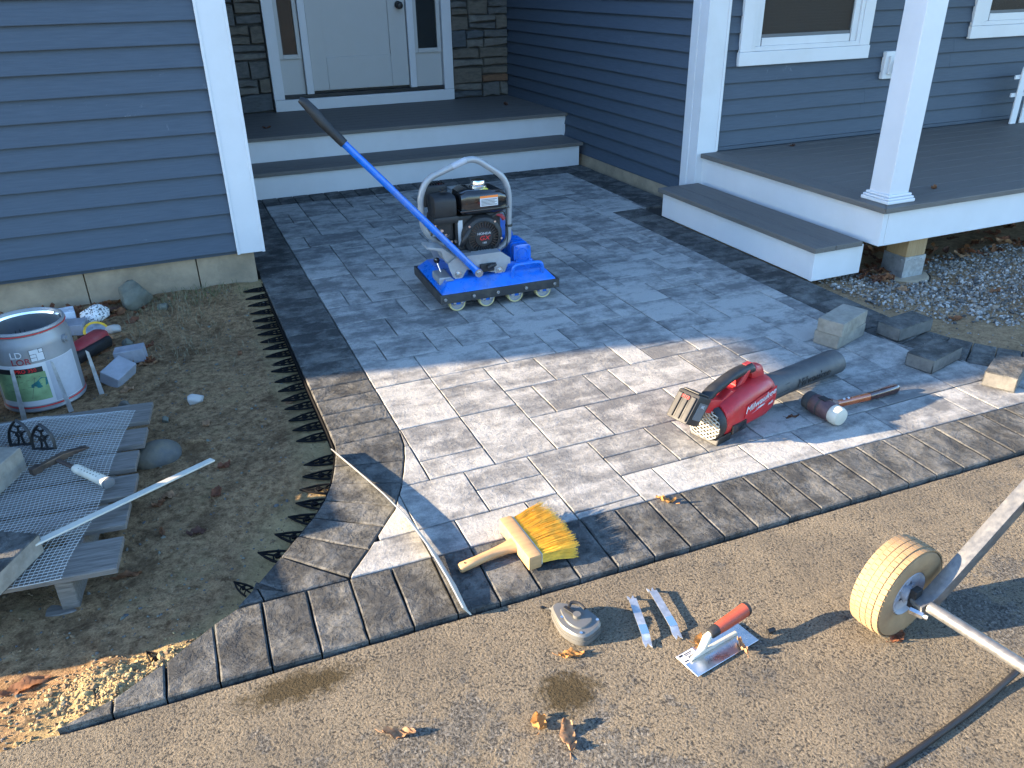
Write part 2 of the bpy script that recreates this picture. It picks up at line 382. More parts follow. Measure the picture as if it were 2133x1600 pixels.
for i, c in enumerate([(.20, .185, .165), (.36, .335, .30), (.075, .070, .064), (.22, .18, .135)]):
    K['gravel'].append(plain('gravel_%d' % i, c, .85, var=.25, scale=90))
K['blindc'] = plain('window_blind', (.085, .095, .085), .7, var=.05)
K['roomshade'] = plain('unlit_room_tone', (.05, .055, .055), .8, var=.05)  # dark tone that paints the unlit room behind the windows
K['green'] = plain('green_picture_print', (.20, .30, .14), .5, var=.35, scale=18)
K['teal'] = plain('teal_boot_print', (.01, .12, .12), .5, var=.3)
K['paper'] = plain('label_paper', (.36, .37, .40), .6, var=.06, scale=60)
K['bucket'] = plain('grey_tin', (.22, .225, .23), .38, metal=.2, var=.08, dirt=(.30, .22, .13), dirtamt=.35)
K['bucketin'] = plain('tin_inside', (.03, .03, .028), .4, metal=.5, var=.3)
K['plasticw'] = plain('clear_plastic_bag', (.55, .60, .66), .25, var=.1)
# ---------------------------------------------------------------- ground, driveway, soil
def fbm(x, y, s, o=4):
    from mathutils import noise as mn
    t = 0; a = 1
    for k in range(o): t += a*mn.noise(Vector((x*s+3.1*k, y*s-7.7*k, 2.3*k))); a *= .5; s *= 2.05
    return t
tag(MB().grid(2, 2, lambda u, v: (-300+600*u, -300+600*v, -.30)).build('ground', K['ground']), kind='structure')

def edge_y(x): return 1.5075-.0262*(x+.05)         # outer edge line of the front paver course
FR = .243                                          # depth of that course
def driveway(u, v):
    x = -1.6+5.4*u; ye = edge_y(x)-.0085+.0008*math.sin(x*37)
    if x < -.47: ye = 1.505+.012*math.sin(x*9)
    y = ye+(-.25-ye)*v
    return (x, y, -.0135+.003*fbm(x, y, 4)*(min(1, v*9)))
dm = MB().grid(150, 60, driveway)
for a in ((-14, -1.6, -16, 1.5), (3.8, 14, -16, 1.4), (-1.6, 3.8, -16, -.25)):
    dm.box(a[0], a[1], a[2], a[3], -.2, -.016)
tag(dm.build('driveway', K['asphalt'], smooth=True), kind='structure')

def smoothstep(a, b, x):
    t = max(0, min(1, (x-a)/(b-a))); return t*t*(3-2*t)
def soil_z(x, y):
    z = -.062+.014*fbm(x, y, 2.2)+.006*fbm(x+9, y, 11, 3)
    z += .055*smoothstep(3.7, 4.4, y)
    z = z*(1-smoothstep(1.78, 1.5, y))+(-.030+.010*fbm(x, y, 14))*smoothstep(1.78, 1.5, y)
    z += .045*math.exp(-(((x+.30)/.25)**2+((y-1.66)/.085)**2))*(.6+.6*fbm(x, y, 9))
    z += .022*math.exp(-(((x+.12)/.05)**2+((y-2.80)/.05)**2))
    return z
OUTL = [(.349, 2.60), (.346, 2.447), (.337, 2.393), (.315, 2.31), (.285, 2.219), (.253, 2.15), (.216, 2.089), (.173, 2.034), (.084, 1.923), (-.008, 1.81), (-.063, 1.758),
        (-.114, 1.721), (-.236, 1.633), (-.354, 1.562), (-.459, 1.509)]
def outl_x(y):
    if y >= 2.6: return .349
    for (xa, ya), (xb, yb) in zip(OUTL, OUTL[1:]):
        if yb <= y <= ya: return xa+(xb-xa)*(ya-y)/(ya-yb)
    return -.459
def soil_fn(u, v):
    y = 1.485+2.93*v; xr = outl_x(max(y, 1.51))+.01; xl = -2.4
    x = xr+(xl-xr)*u**1.6
    return (x, y, soil_z(x, y))
so_ = MB().grid(190, 210, soil_fn).build('garden_soil_bed', K['soil'], smooth=True, auto=80)
at = so_.data.attributes.new('sand', 'FLOAT', 'POINT')
for i, vv in enumerate(so_.data.vertices):
    x, y = vv.co.x, vv.co.y
    d = outl_x(max(y, 1.51))-x
    s = .62*math.exp(-(d/.16)**2)+.55*math.exp(-(((x+.32)/.35)**2+((y-1.62)/.13)**2))+.25*math.exp(-(((x-.05)/.17)**2+((y-2.15)/.3)**2))
    at.data[i].value = s-.20
tag(so_, kind='structure')
tag(MB().box(-14, -2.38, 1.5, 4.3, -.25, -.06).build('lawn_strip', K['ground']), kind='structure')

def soilr_z(x, y): return -.040+.010*fbm(x+20, y, 2.4)+.006*fbm(x+30, y, 12, 3)-.05*smoothstep(3.2, 3.8, x)*smoothstep(2.2, 3.0, y)
def rout_x(y): return 3.342-outl_x(y) if y > 1.77 else 3.405
def soilr_fn(u, v):
    y = 1.40+3.3*v; xl = rout_x(max(y, 1.77))-.02 if y > 1.66 else 3.40
    x = xl+(8-xl)*u**1.5
    return (x, y, soilr_z(x, y))
sr = MB().grid(110, 110, soilr_fn).build('side_yard_soil', K['soilr'], smooth=True, auto=80)
at = sr.data.attributes.new('sand', 'FLOAT', 'POINT')
for i, vv in enumerate(sr.data.vertices): at.data[i].value = .0
tag(sr, kind='structure')

# ---------------------------------------------------------------- patio
patio = MB().box(.36, 2.975, 1.60, 6.19, -.25, -.016).box(2.9755, 3.27, 4.45, 6.19, -.25, -.0162).box(-.05, .3595, 1.53, 1.74, -.25, -.02).box(2.9755, 3.40, 1.53, 1.70, -.25, -.02).build('patio', K['bed'])
tag(patio, kind='structure')

def area(p): return .5*sum(a[0]*b[1]-b[0]*a[1] for a, b in zip(p, p[1:]+p[:1]))
def clean(p, e=.004):
    q = []
    for a in p:
        if not q or math.hypot(a[0]-q[-1][0], a[1]-q[-1][1]) > e: q.append(a)
    if len(q) > 1 and math.hypot(q[0][0]-q[-1][0], q[0][1]-q[-1][1]) <= e: q.pop()
    return q
def inset(p, d):
    n = len(p); out = []
    for i in range(n):
        a, b, c = p[i-1], p[i], p[(i+1) % n]
        e1 = (b[0]-a[0], b[1]-a[1]); e2 = (c[0]-b[0], c[1]-b[1]); l1 = math.hypot(*e1) or 1; l2 = math.hypot(*e2) or 1
        n1 = (-e1[1]/l1, e1[0]/l1); n2 = (-e2[1]/l2, e2[0]/l2)
        k = 1+n1[0]*n2[0]+n1[1]*n2[1]; k = max(k, .35)
        out.append((b[0]+(n1[0]+n2[0])/k*d, b[1]+(n1[1]+n2[1])/k*d))
    return out
def wobble(p, step=.03, j=.0009):
    out = []
    for a, b in zip(p, p[1:]+p[:1]):
        L = math.hypot(b[0]-a[0], b[1]-a[1]); n = max(1, int(L/step))
        for k in range(n):
            t = k/n; q = 0 if k == 0 else j
            out.append((a[0]+(b[0]-a[0])*t+random.uniform(-q, q), a[1]+(b[1]-a[1])*t+random.uniform(-q, q)))
    return out
def paver(poly, mats, parent, name, z=0, gap=.0021, ch=.0024, th=.055, tilt=True, wob=True):
    poly = clean(poly)
    if len(poly) < 3: return None
    A = area(poly)
    if A < 0: poly = poly[::-1]; A = -A
    if A < .00035: return None
    small = A < .004
    o = inset(poly, gap)
    if wob and not small: o = wobble(o)
    c = ch*.45 if small else ch
    t = inset(o, c)
    cx = sum(p[0] for p in o)/len(o); cy = sum(p[1] for p in o)/len(o)
    dz = random.uniform(-.0010, .0008); tx, ty = (random.uniform(-.004, .004), random.uniform(-.004, .004)) if tilt else (0, 0)
    zt = lambda p, b: z+dz+b+(p[0]-cx)*tx+(p[1]-cy)*ty
    n = len(o); vs = [(p[0], p[1], zt(p, 0)) for p in t]+[(p[0], p[1], zt(p, -c*.85)) for p in o]+[(p[0], p[1], z-th) for p in o]
    mb = MB(); mb.add(vs, [tuple(range(n))]+[(i, n+i, n+(i+1) % n, (i+1) % n) for i in range(n)])
    b0 = 0
    for i in range(n): mb.f.append((n+i, 2*n+i, 2*n+(i+1) % n, n+(i+1) % n)); mb.m.append(1 if len(mats) > 1 else 0)
    return mb.build(name, mats, parent, world=True)
def clip_rect(poly, x0, x1, y0, y1):
    for ax, lim, sg in ((0, x0, 1), (0, x1, -1), (1, y0, 1), (1, y1, -1)):
        out = []
        for a, b in zip(poly, poly[1:]+poly[:1]):
            ia = (a[ax]-lim)*sg >= 0; ib = (b[ax]-lim)*sg >= 0
            if ia: out.append(a)
            if ia != ib:
                t = (lim-a[ax])/(b[ax]-a[ax]); out.append((a[0]+(b[0]-a[0])*t, a[1]+(b[1]-a[1])*t))
        poly = out
        if not poly: return []
    return poly

INL = [(.588, 2.52), (.584, 2.45), (.574, 2.362), (.551, 2.276), (.521, 2.189), (.49, 2.108), (.44, 2.002), (.388, 1.937), (.314, 1.839), (.249, 1.762)]
MX = 3.342
def iny(x): return edge_y(x)+FR
region = [(.588, 5.965)]+INL+[(.240, iny(.24))]
region += [(x, iny(x)) for x in [.3+.2*k for k in range(14)]]+[(MX-.240, iny(3.1))]+[(MX-x, y) for x, y in INL[::-1]]+[(2.754, 4.728), (3.03, 4.728), (3.03, 5.965)]
UX, UY = .1153, .1185
gx = lambda i: .588+UX*i
gy = lambda j: 6.02-UY*j
rects = """0 2 0 3;0 1 3 5;1 2 3 5;0 2 5 8;0 1 8 10;1 4 8 10;0 2 10 12;0 2 12 15;0 2 15 17;2 4 0 4;2 4 4 6;2 5 6 8;4 5 0 3;5 7 0 3;4 6 3 6;6 8 3 6;5 7 6 8;4 6 8 10;4 5 10 12;2 4 10 11;2 4 11 14;2 3 14 16;3 4 14 16;2 4 16 18;2 4 18 19;4 6 12 15;5 7 10 12;
0 1 17 19;1 2 17 19;0 3 19 21;3 4 19 21;0 2 21 23;2 5 21 23;0 1 23 25;1 3 23 24;1 3 24 25;3 4 23 25;4 6 23 25;0 2 25 27;2 5 25 27;2 4 27 28;2 4 28 30;0 2 27 30;
5 7 21 23;7 8 21 23;8 10 20 23;6 9 23 25;9 11 23 25;10 12 22 23;10 12 20 22;11 12 23 25;5 7 25 26;5 7 26 27;7 8 25 27;8 10 25 26;8 10 26 27;6 9 27 29;9 10 27 29;4 6 27 29;4 5 29 31;5 7 29 31;7 8 29 31;8 11 29 31;
18 19 16 18;15 17 18 19;16 18 19 21;18 19 19 21;15 17 21 22;15 17 22 23;17 19 21 23;16 19 23 25;14 16 23 25;14 15 25 27;15 18 25 27;18 19 25 26;18 19 26 29;12 14 26 27;12 13 27 29;10 12 28 29;13 16 27 29;16 18 27 28;16 18 28 30;13 15 29 30;13 15 30 31;11 13 29 31;15 16 29 31;10 12 25 28;12 14 24 26;12 14 22 24;
0 2 30 32;0 2 32 33;2 4 30 33;1 3 33 34;1 3 34 35;-1 1 33 35;4 6 31 33;0 2 35 38;2 3 35 38;-1 0 35 38;-1 0 30 31;-1 0 31 33;-2 -1 33 35;-3 -1 35 38;
6 9 31 33;5 7 33 34;7 8 33 35;5 7 34 35;3 5 33 36;3 5 36 38;5 6 35 38;6 9 35 38;8 10 33 35;9 11 31 33;10 12 33 35;9 11 35 38;11 14 35 38;12 13 33 35;11 13 31 33;14 17 35 38;13 15 33 35;15 18 33 35;13 15 31 33;15 17 31 33;17 18 35 38;18 20 35 38;20 22 35 38;17 19 30 33;18 20 33 35;20 22 32 35"""
occ = {}; RL = []
def free(a, b, c, d): return all((i, j) not in occ for i in range(a, b) for j in range(c, d))
for t in rects.replace('\n', '').split(';'):
    q = tuple(int(k) for k in t.split())
    if free(*q):
        RL.append(q)
        for i in range(q[0], q[1]):
            for j in range(q[2], q[3]): occ[(i, j)] = 1
rl = random.Random(3)
for j in range(0, 38):
    for i in range(-3, 24):
        if (i, j) in occ: continue
        opts = [(2, 2), (2, 3), (3, 2), (2, 1), (1, 2), (2, 2)]; rl.shuffle(opts); opts += [(2, 1), (1, 2), (1, 1)]
        for w, d in opts:
            if free(i, i+w, j, j+d) and j+d <= 38: break
        q = (i, i+w, j, j+d); RL.append(q)
        for a in range(q[0], q[1]):
            for b in range(q[2], q[3]): occ[(a, b)] = 1
for a, b, c, d in RL:
    p = clip_rect(region, gx(a), gx(b), gy(d), gy(c))
    if p: paver(p, [K['field']], patio, 'paver')

BP = .1165
def bpv(poly, z=0): return paver(poly, [K['border']], patio, 'border_paver', z, ch=.0040, gap=.0021)
y = 2.455
while y < 6.19:                                   # straight side courses
    y2 = min(y+BP, 6.2)
    bpv([(.349, y), (.588, y), (.588, y2), (.349, y2)])
    if y < 4.70: bpv([(2.754, y), (2.993, y), (2.993, min(y2, 4.728)), (2.754, min(y2, 4.728))])
    if 4.66 < y < 5.97: bpv([(3.03, max(y, 4.728)), (3.275, max(y, 4.728)), (3.275, min(y2, 5.965)), (3.03, min(y2, 5.965))])
    y = y2
x = .588
while x < 3.27:
    x2 = min(x+BP, 3.275); bpv([(x, 5.965), (x2, 5.965), (x2, 6.2), (x, 6.2)]); x = x2
# curved corner courses (the right one mirrors the left)
JN = [((.584, 2.455), (.349, 2.455)), ((.545, 2.262), (.318, 2.322)), ((.503, 2.135), (.288, 2.226)), ((.447, 2.017), (.249, 2.142)), ((.387, 1.935), (.199, 2.066)), ((.318, 1.844), (.142, 1.995)), ((.240, 1.752), (.080, 1.918))]
def between(L, ya, yb): return [p for p in L if yb+.006 < p[1] < ya-.006]
for k in range(len(JN)-1):
    (ia, oa), (ib, ob) = JN[k], JN[k+1]
    poly = [oa]+between(OUTL, oa[1], ob[1])+[ob, ib]+between(INL, ia[1], ib[1])[::-1]+[ia]
    bpv(poly); bpv([(MX-p[0], p[1]) for p in poly], 0)
ob = JN[-1][1]
poly = [ob]+between(OUTL, ob[1], 1.80)+[(.000, 1.820), (.012, iny(.012)+.004), (.238, iny(.238)+.002)]
bpv(poly); bpv([(MX-p[0], p[1]-.09+.09) for p in poly])
bpv([(.0, 1.82), (-.058, iny(-.06)+.004), (.012, iny(.01)+.004)])
# front course
x = -.470
xs = [-.465, -.353, -.239, -.121, -.002]+[.1155+BP*k for k in range(32)]
for a, b in zip(xs, xs[1:]):
    poly = [(a, edge_y(a)), (b, edge_y(b)), (b+.006, iny(b)), (a+.006, iny(a))]
    if a < -.05:
        lo = lambda q: 1.509+(q+.459)*.505 if q < -.354 else (1.562+(q+.354)*.602 if q < -.236 else (1.633+(q+.236)*.721 if q < -.114 else 1.721+(q+.114)*.73))
        ta, tb = max(edge_y(a), min(iny(a), lo(a))), min(iny(b), lo(b))
        poly = [(a, edge_y(a)), (b, edge_y(b)), (b+.002, tb), (a+.002, ta)]
        if a < -.1 and a > -.13: poly = [(a, edge_y(a)), (b, edge_y(b)), (b+.006, iny(b)), (-.058, iny(-.06)), (a+.002, ta)]
    bpv(poly, random.uniform(-.0006, .0003))

# ---------------------------------------------------------------- house
house = thing('house', 'blue-grey clapboard house with white corner boards, a stone-clad entry and a covered porch', 'house', (.36, 4.38, 0))
EXP = .1016
def boards_x(parent, xa, xb, y, z0, n, name='siding_board', splits=(), holes=()):
    segs = []
    for k in range(n):
        js = [xa]+[s for q, s in splits if q == k]+[xb]
        for a, b in zip(js, js[1:]):
            a += .0012 if a != xa else 0; cut = [(a, b)]
            for h0, h1, hz in holes:
                if z0+k*EXP > hz: cut = [q for u, w in cut for q in (((u, min(w, h0)), (max(u, h1), w)) if (u < h1 and w > h0) else ((u, w),)) if q[1]-q[0] > .01]
            segs += [(k, u, w) for u, w in cut]
    for k, x0, x1 in segs:
        z = z0+k*EXP
        prof = [(0, z+.010), (-.024, z+.012), (-.0245, z), (-.0285, z), (-.0295, z+.003), (-.006, z+EXP+.012), (0, z+EXP+.012)]
        MB().prism(prof, lambda a, b: (x0, y+a, b), lambda a, b: (x1, y+a, b)).build(name, K['siding'], parent, world=True)
def boards_y(parent, y0, y1, x, z0, n, s=-1, name='siding_board'):
    for k in range(n):
        z = z0+k*EXP
        prof = [(0, z+.010), (-.024, z+.012), (-.0245, z), (-.0285, z), (-.0295, z+.003), (-.006, z+EXP+.012), (0, z+EXP+.012)]
        MB().prism(prof, lambda a, b: (x-s*a, y0, b), lambda a, b: (x-s*a, y1, b)).build(name, K['siding'], parent, world=True)
def P(mb, name, mat, parent=house, **k): return mb.build(name, mat, parent, world=True, **k)
# garage wing
gw = P(MB().box(-5.9, .36, 4.365, 9.2, .16, 2.75), 'garage_wall', K['siding'])
boards_x(gw, -5.88, .27, 4.3645, .182, 22, splits=((3, -1.9), (8, -2.2), (5, -3)))
boards_y(gw, 4.47, 7.85, .361, .182, 22, 1)
fd = P(MB().box(-5.88, -.505, 4.392, 9, -.4, .19).box(-.4995, .035, 4.3925, 9, -.4, .19).box(.0405, .335, 4.392, 9, -.4, .19), 'garage_foundation', K['concrete'], bevel=.002, seg=1)
P(MB().box(.255, .378, 4.331, 4.347, .165, 2.75).box(.248, .262, 4.327, 4.3465, .163, 2.75).box(.376, .392, 4.3285, 4.46, .163, 2.75), 'corner_board', K['trim'], bevel=.003)
def gable(x0, x1, y0, y1, z0, zr, th=.16):
    xm = (x0+x1)/2
    pr = [(x0, z0), (xm, zr), (x1, z0), (x1, z0-th), (xm, zr-th), (x0, z0-th)]
    return MB().prism(pr, lambda a, b: (a, y0, b), lambda a, b: (a, y1, b))
P(gable(-6.3, .78, 3.80, 9.4, 2.62, 4.9), 'garage_roof', K['greyt'])
P(MB().prism([(-5.9, 2.6), (-2.76, 4.62), (.36, 2.6)], lambda a, b: (a, 4.37, b), lambda a, b: (a, 9.2, b)), 'gable_wall', K['siding'])
# entry
ew = P(MB().box(.36, 3.42, 7.93, 8.2, .0, 2.75), 'entry_wall', K['mortar'])
rs = random.Random(11)
def stones(x0, x1):
    z = .385
    while z < 2.3:
        h = rs.choice([.075, .1, .13, .155, .18]); x = x0
        while x < x1-.02:
            w = rs.uniform(.13, .34)
            if x1-x-w < .09: w = x1-x
            sub = [(z, z+h)] if (h < .12 or rs.random() < .6) else [(z, z+h*.5), (z+h*.5, z+h)]
            for a, b in sub:
                j = lambda q=.013: rs.uniform(-q, q)
                g = .005
                poly = [(x+g, a+g+j()), (x+w*.5+j(.02), a+g+j(.005)), (x+w-g, a+g+j()), (x+w-g+j(.004), b-g+j()), (x+w*.45+j(.02), b-g+j(.006)), (x+g+j(.004), b-g+j())]
                poly = [(max(x0+.003, min(x1-.003, p)), q) for p, q in poly]
                d = rs.uniform(.03, .055); ins = inset(poly, .007); n = 6
                y0 = 7.935
                vs = [(p, y0-d-rs.uniform(0, .006), q) for p, q in ins]+[(p, y0-d+.012, q) for p, q in poly]+[(p, y0, q) for p, q in poly]
                mb = MB().add(vs, [tuple(range(n))]+[(i, n+i, n+(i+1) % n, (i+1) % n) for i in range(n)]+[(n+i, 2*n+i, 2*n+(i+1) % n, n+(i+1) % n) for i in range(n)])
                mb.build('stone', K['stone'][rs.choice([0, 0, 1, 1, 2, 2, 3, 3, 3, 1, 0, 4]) if rs.random() < .8 else 0], ew, world=True)
            x += w
        z += h
stones(.365, .998); stones(2.735, 3.33)
DY = 7.90
for q in ((1.002, 1.098), (2.636, 2.731)): P(MB().box(*q, DY-.045, DY+.05, .484, 2.55), 'door_casing', K['trim'], bevel=.004)
P(MB().box(1.004, 2.729, DY-.055, DY+.05, .383, .482), 'kick_board', K['trim'], bevel=.003)
P(MB().box(1.10, 2.634, DY-.03, DY+.06, .4835, .515), 'door_sill', K['black'], bevel=.004)
for q in ((1.308, 1.372), (2.300, 2.362)): P(MB().box(*q, DY-.035, DY+.05, .517, 2.5), 'door_mullion', K['trim'], bevel=.004)
dr = P(MB().box(1.376, 2.296, DY+.018, DY+.055, .535, 2.5), 'door', K['doorw'])
pn = MB()
for a in ((1.378, 1.52, .54, 2.48), (2.13, 2.294, .54, 2.48), (1.521, 2.129, .54, .82)): pn.box(a[0], a[1], DY-.001, DY+.0175, a[2], a[3])
P(pn, 'door_frame_rail', K['doorw'], dr, bevel=.003)
P(MB().cyl((2.232, DY+.003, 1.24), (2.232, DY-.012, 1.24), .032, 20).cyl((2.232, DY-.012, 1.24), (2.232, DY-.05, 1.24), .012, 12).lathe([(0, -.03), (.022, -.026), (.031, -.008), (.031, .008), (.022, .026), (0, .03)], 16, Matrix.Translation((2.232, DY-.065, 1.235)) @ Matrix.Rotation(R_(90), 4, 'X')), 'door_handle', K['black'], dr, smooth=True)
for (a, b) in ((1.101, 1.305), (2.365, 2.633)):
    s = P(MB().box(a, b, DY+.014, DY+.03, .517, .818), 'sidelight', K['doorw'])
    fr = MB(); q = .038; t = 2.45
    fr.box(a, a+q, DY-.006, DY+.025, .82, t).box(b-q, b, DY-.006, DY+.025, .82, t).box(a+q, b-q, DY-.006, DY+.025, .82, .82+q).box(a-.0+q, b-q, DY-.006, DY+.025, t-q, t)
    P(fr, 'sidelight_frame', K['doorw'], s, bevel=.004)
    P(MB().box(a+q, b-q, DY+.012, DY+.018, .82+q, t-q), 'pane', K['glass'], s)
# lumps added behind the left sidelight to stand in for reflections in its glass
P(MB().box(1.10, 2.64, DY+.35, DY+.36, .4, 2.5), 'hall_wall', K['handledark'])
P(MB().loft([(1.13, DY+.16, 1.00, .05, .03, 2.4), (1.18, DY+.15, 1.02, .08, .06, 2.6), (1.26, DY+.15, 1.01, .07, .05, 2.4), (1.30, DY+.16, 1.0, .03, .03, 2.2)], 12), 'reflection_orange', K['oranget'], smooth=True)
P(MB().loft([(1.12, DY+.13, .88, .04, .03, 2.4), (1.17, DY+.13, .90, .07, .05, 2.2), (1.22, DY+.14, .90, .05, .04, 2.4)], 12), 'reflection_white', K['nylon'], smooth=True)
P(MB().loft([(1.12, DY+.2, 1.20, .04, .05, 2.4), (1.20, DY+.2, 1.24, .06, .09, 2.2), (1.29, DY+.2, 1.2, .04, .05, 2.4)], 12), 'reflection_brown', K['beech'], smooth=True)
# wall between entry and porch (faces the patio) and its foundation
rw = P(MB().box(3.345, 3.6, 4.61, 8.0, .06, 2.75), 'side_wall', K['siding'])
boards_y(rw, 4.75, 7.925, 3.3445, .075, 23, -1)
P(MB().box(3.318, 3.6, 4.64, 8.0, -.4, .09), 'side_foundation', K['concrete'], bevel=.002, seg=1)
P(MB().box(3.309, 3.325, 4.6005, 4.752, .10, 2.75).box(3.303, 3.3125, 4.68, 4.756, .098, 2.75).box(3.308, 3.470, 4.584, 4.600, .10, 2.75).box(3.455, 3.474, 4.579, 4.5975, .37, 2.75), 'corner_board', K['trim'], bevel=.003)
# porch wall
pw = P(MB().box(3.42, 9, 4.62, 4.9, .2, .97).box(3.42, 3.62, 4.62, 4.9, .9702, 2.75).box(4.62, 5.70, 4.62, 4.9, .9702, 2.75).box(6.75, 9, 4.62, 4.9, .9702, 2.75).box(3.6202, 4.6198, 4.62, 4.9, 2.2, 2.75).box(5.7002, 6.7498, 4.62, 4.9, 2.2, 2.75), 'porch_wall', K['siding'])
boards_x(pw, 3.468, 9, 4.6195, .395, 20, splits=((1, 4.72), (2, 4.74), (4, 5.52), (5, 5.53), (0, 6.0), (7, 5.2)), holes=((3.60, 4.65, .87), (5.68, 6.77, .95)))
P(MB().box(3.475, 9, 4.588, 4.618, .369, .393), 'starter_strip', K['siding'], bevel=.003)
def window(x0, x1, z0, z1):
    w = P(MB().box(x0, x0+.092, 4.575, 4.60, z0+.0855, z1).box(x1-.092, x1, 4.575, 4.60, z0+.0855, z1).box(x0-.005, x1+.005, 4.57, 4.60, z0, z0+.085), 'window', K['trim'], bevel=.004)
    a, b, c, d = x0+.0925, x1-.0925, z0+.086, z1
    f = MB()
    for q, yy in ((.03, 4.579), (.055, 4.589)):
        o = 0 if q == .03 else .0302
        f.box(a+o, a+o+q-o*.3, yy, 4.61, c+o, d).box(b-o-q+o*.3, b-o, yy, 4.61, c+o, d).box(a+o+q, b-o-q, yy+.0005, 4.61, c+o, c+o+q-o*.2)
    P(f, 'sash_frame', K['trim'], w, bevel=.003)
    P(MB().box(a+.06, b-.06, 4.603, 4.607, c+.06, d), 'pane', K['glass'], w)
    sl = MB()
    for k in range(60): sl.box(a+.062, b-.062, 4.640, 4.650, c+.06+k*.018, c+.0765+k*.018)
    P(sl, 'blind', K['blindc'], w)
    P(MB().box(a+.0, b, 4.70, 4.71, c, d), 'room_dark', K['roomshade'], w)  # dark sheet standing in for the shade of the room
    P(MB().box(a+.058, b-.058, 4.5995, 4.602, c+.055, c+.10), 'screen_rail', K['greyt'], w)
window(3.572, 4.675, .905, 2.2); window(5.645, 6.8, .99, 2.2)
ob_ = P(MB().box(4.842, 5.03, 4.565, 4.60, .755, .94), 'outlet_block', K['trim'], bevel=.006)
P(MB().box(4.875, 5.0, 4.548, 4.5648, .785, .91), 'outlet_plate', K['trim'], ob_, bevel=.004)
P(MB().box(4.905, 4.985, 4.500, 4.5475, .80, .885).box(4.925, 4.975, 4.482, 4.4995, .81, .875), 'outlet_cover', K['whitet'], ob_, bevel=.010)
# roofs out of view that shade the entry and the porch
P(MB().box(.8, 9.2, 6.6, 12, 2.78, 2.95), 'entry_roof', K['greyt'])
P(MB().box(3.2, 9.2, 2.72, 4.6, 2.62, 2.78), 'porch_roof', K['trim'])

# ---------------------------------------------------------------- entry steps
st = thing('entry_steps', 'two wide steps with grey treads and white risers below the front door', 'steps', (1.8, 6.9, 0))
S = lambda mb, n, m, **k: mb.build(n, m, st, world=True, **k)
S(MB().box(.40, 3.262, 6.205, 6.24, -.03, .161), 'riser', K['trim'], bevel=.002)
S(MB().box(.40, 3.324, 6.60, 6.64, .10, .351), 'riser', K['trim'], bevel=.002)
for a, b in ((6.180, 6.318), (6.3225, 6.598)): S(MB().box(.398, 3.288, a, b, .1615, .190), 'tread', K['deck'], bevel=.004)
y = 6.572
while y < 7.88:
    S(MB().box(.398, 3.342, y, min(y+.1375, 7.89), .3515, .380), 'tread', K['deck'], bevel=.004); y += .141

# ---------------------------------------------------------------- porch deck and step
pd = thing('porch_deck', 'raised grey porch deck with white fascia boards at the right', 'deck', (3.36, 2.99, 0))
D = lambda mb, n, m, **k: mb.build(n, m, pd, world=True, **k)
D(MB().box(3.362, 3.395, 2.992, 4.59, .157, .3365), 'fascia', K['trim'], bevel=.002)
D(MB().box(3.3955, 8.6, 2.990, 3.02, .157, .3365), 'fascia', K['trim'], bevel=.002)
D(MB().prism([(3.336, 2.965), (3.474, 3.103), (3.474, 4.578), (3.336, 4.578)], lambda a, b: (a, b, .338), lambda a, b: (a, b, .367)), 'edge_board', K['decky'], bevel=.004)
D(MB().prism([(3.338, 2.965), (8.6, 2.965), (8.6, 3.101), (3.475, 3.101)], lambda a, b: (a, b, .338), lambda a, b: (a, b, .3665)), 'edge_board', K['deck'], bevel=.004)
y = 3.105
while y < 4.57:
    D(MB().box(3.478, 8.6, y, min(y+.1375, 4.583), .338, .3660), 'deck_board', K['deck'], bevel=.003); y += .141
pp = D(MB().box(3.424, 3.560, 3.040, 3.176, .371, 2.62), 'porch_post', K['trim'], bevel=.006)
D(MB().box(3.397, 3.587, 3.013, 3.203, .3672, .385).box(3.403, 3.581, 3.019, 3.197, .3855, .398).box(3.412, 3.572, 3.028, 3.188, .3985, .412), 'post_base_trim', K['trim'], bevel=.005)
ps = D(MB().box(3.63, 3.77, 3.03, 3.17, .03, .334), 'support_post', K['wood'], bevel=.004)
br = MB().box(3.624, 3.776, 3.024, 3.0285, -.075, .048).box(3.624, 3.776, 3.1715, 3.176, -.075, .048).box(3.624, 3.6285, 3.0288, 3.171, -.075, .048).box(3.7715, 3.776, 3.0288, 3.171, -.075, .048)
for q in (3.65, 3.70, 3.75): br.cyl((q, 3.0245, .03), (q, 3.020, .03), .005, 8)
for q in (3.05, 3.10, 3.15): br.cyl((3.6245, q, .03), (3.620, q, .03), .005, 8)
br.build('post_bracket', K['galv'], pd, world=True)
D(MB().lathe([(0, -.068), (.14, -.07), (.15, -.085), (.15, -.2)], 24, Matrix.Translation((3.70, 3.10, 0))), 'pier_footing', K['concrete'])
D(MB().lathe([(.152, -.082), (.157, -.080), (.157, -.2)], 24, Matrix.Translation((3.70, 3.10, 0))), 'footing_form', K['black'])

ss = thing('porch_step', 'low box step with two grey tread boards and white sides leading up to the porch', 'step', (3.15, 3.78, 0))
SS = lambda mb, n, m, **k: mb.build(n, m, ss, world=True, **k)
SS(MB().box(3.006, 3.032, 3.085, 4.50, -.002, .155), 'side_panel', K['trim'], bevel=.002)
SS(MB().box(3.0062, 3.335, 3.060, 3.0845, -.004, .155), 'end_panel', K['trim'], bevel=.002)
SS(MB().box(3.0325, 3.31, 4.476, 4.50, -.002, .155), 'end_panel', K['trim'], bevel=.002)
SS(MB().box(2.980, 3.116, 3.036, 4.528, .156, .184), 'tread', K['decky'], bevel=.004)
SS(MB().box(3.120, 3.300, 3.036, 4.528, .156, .1835), 'tread', K['decky'], bevel=.004)
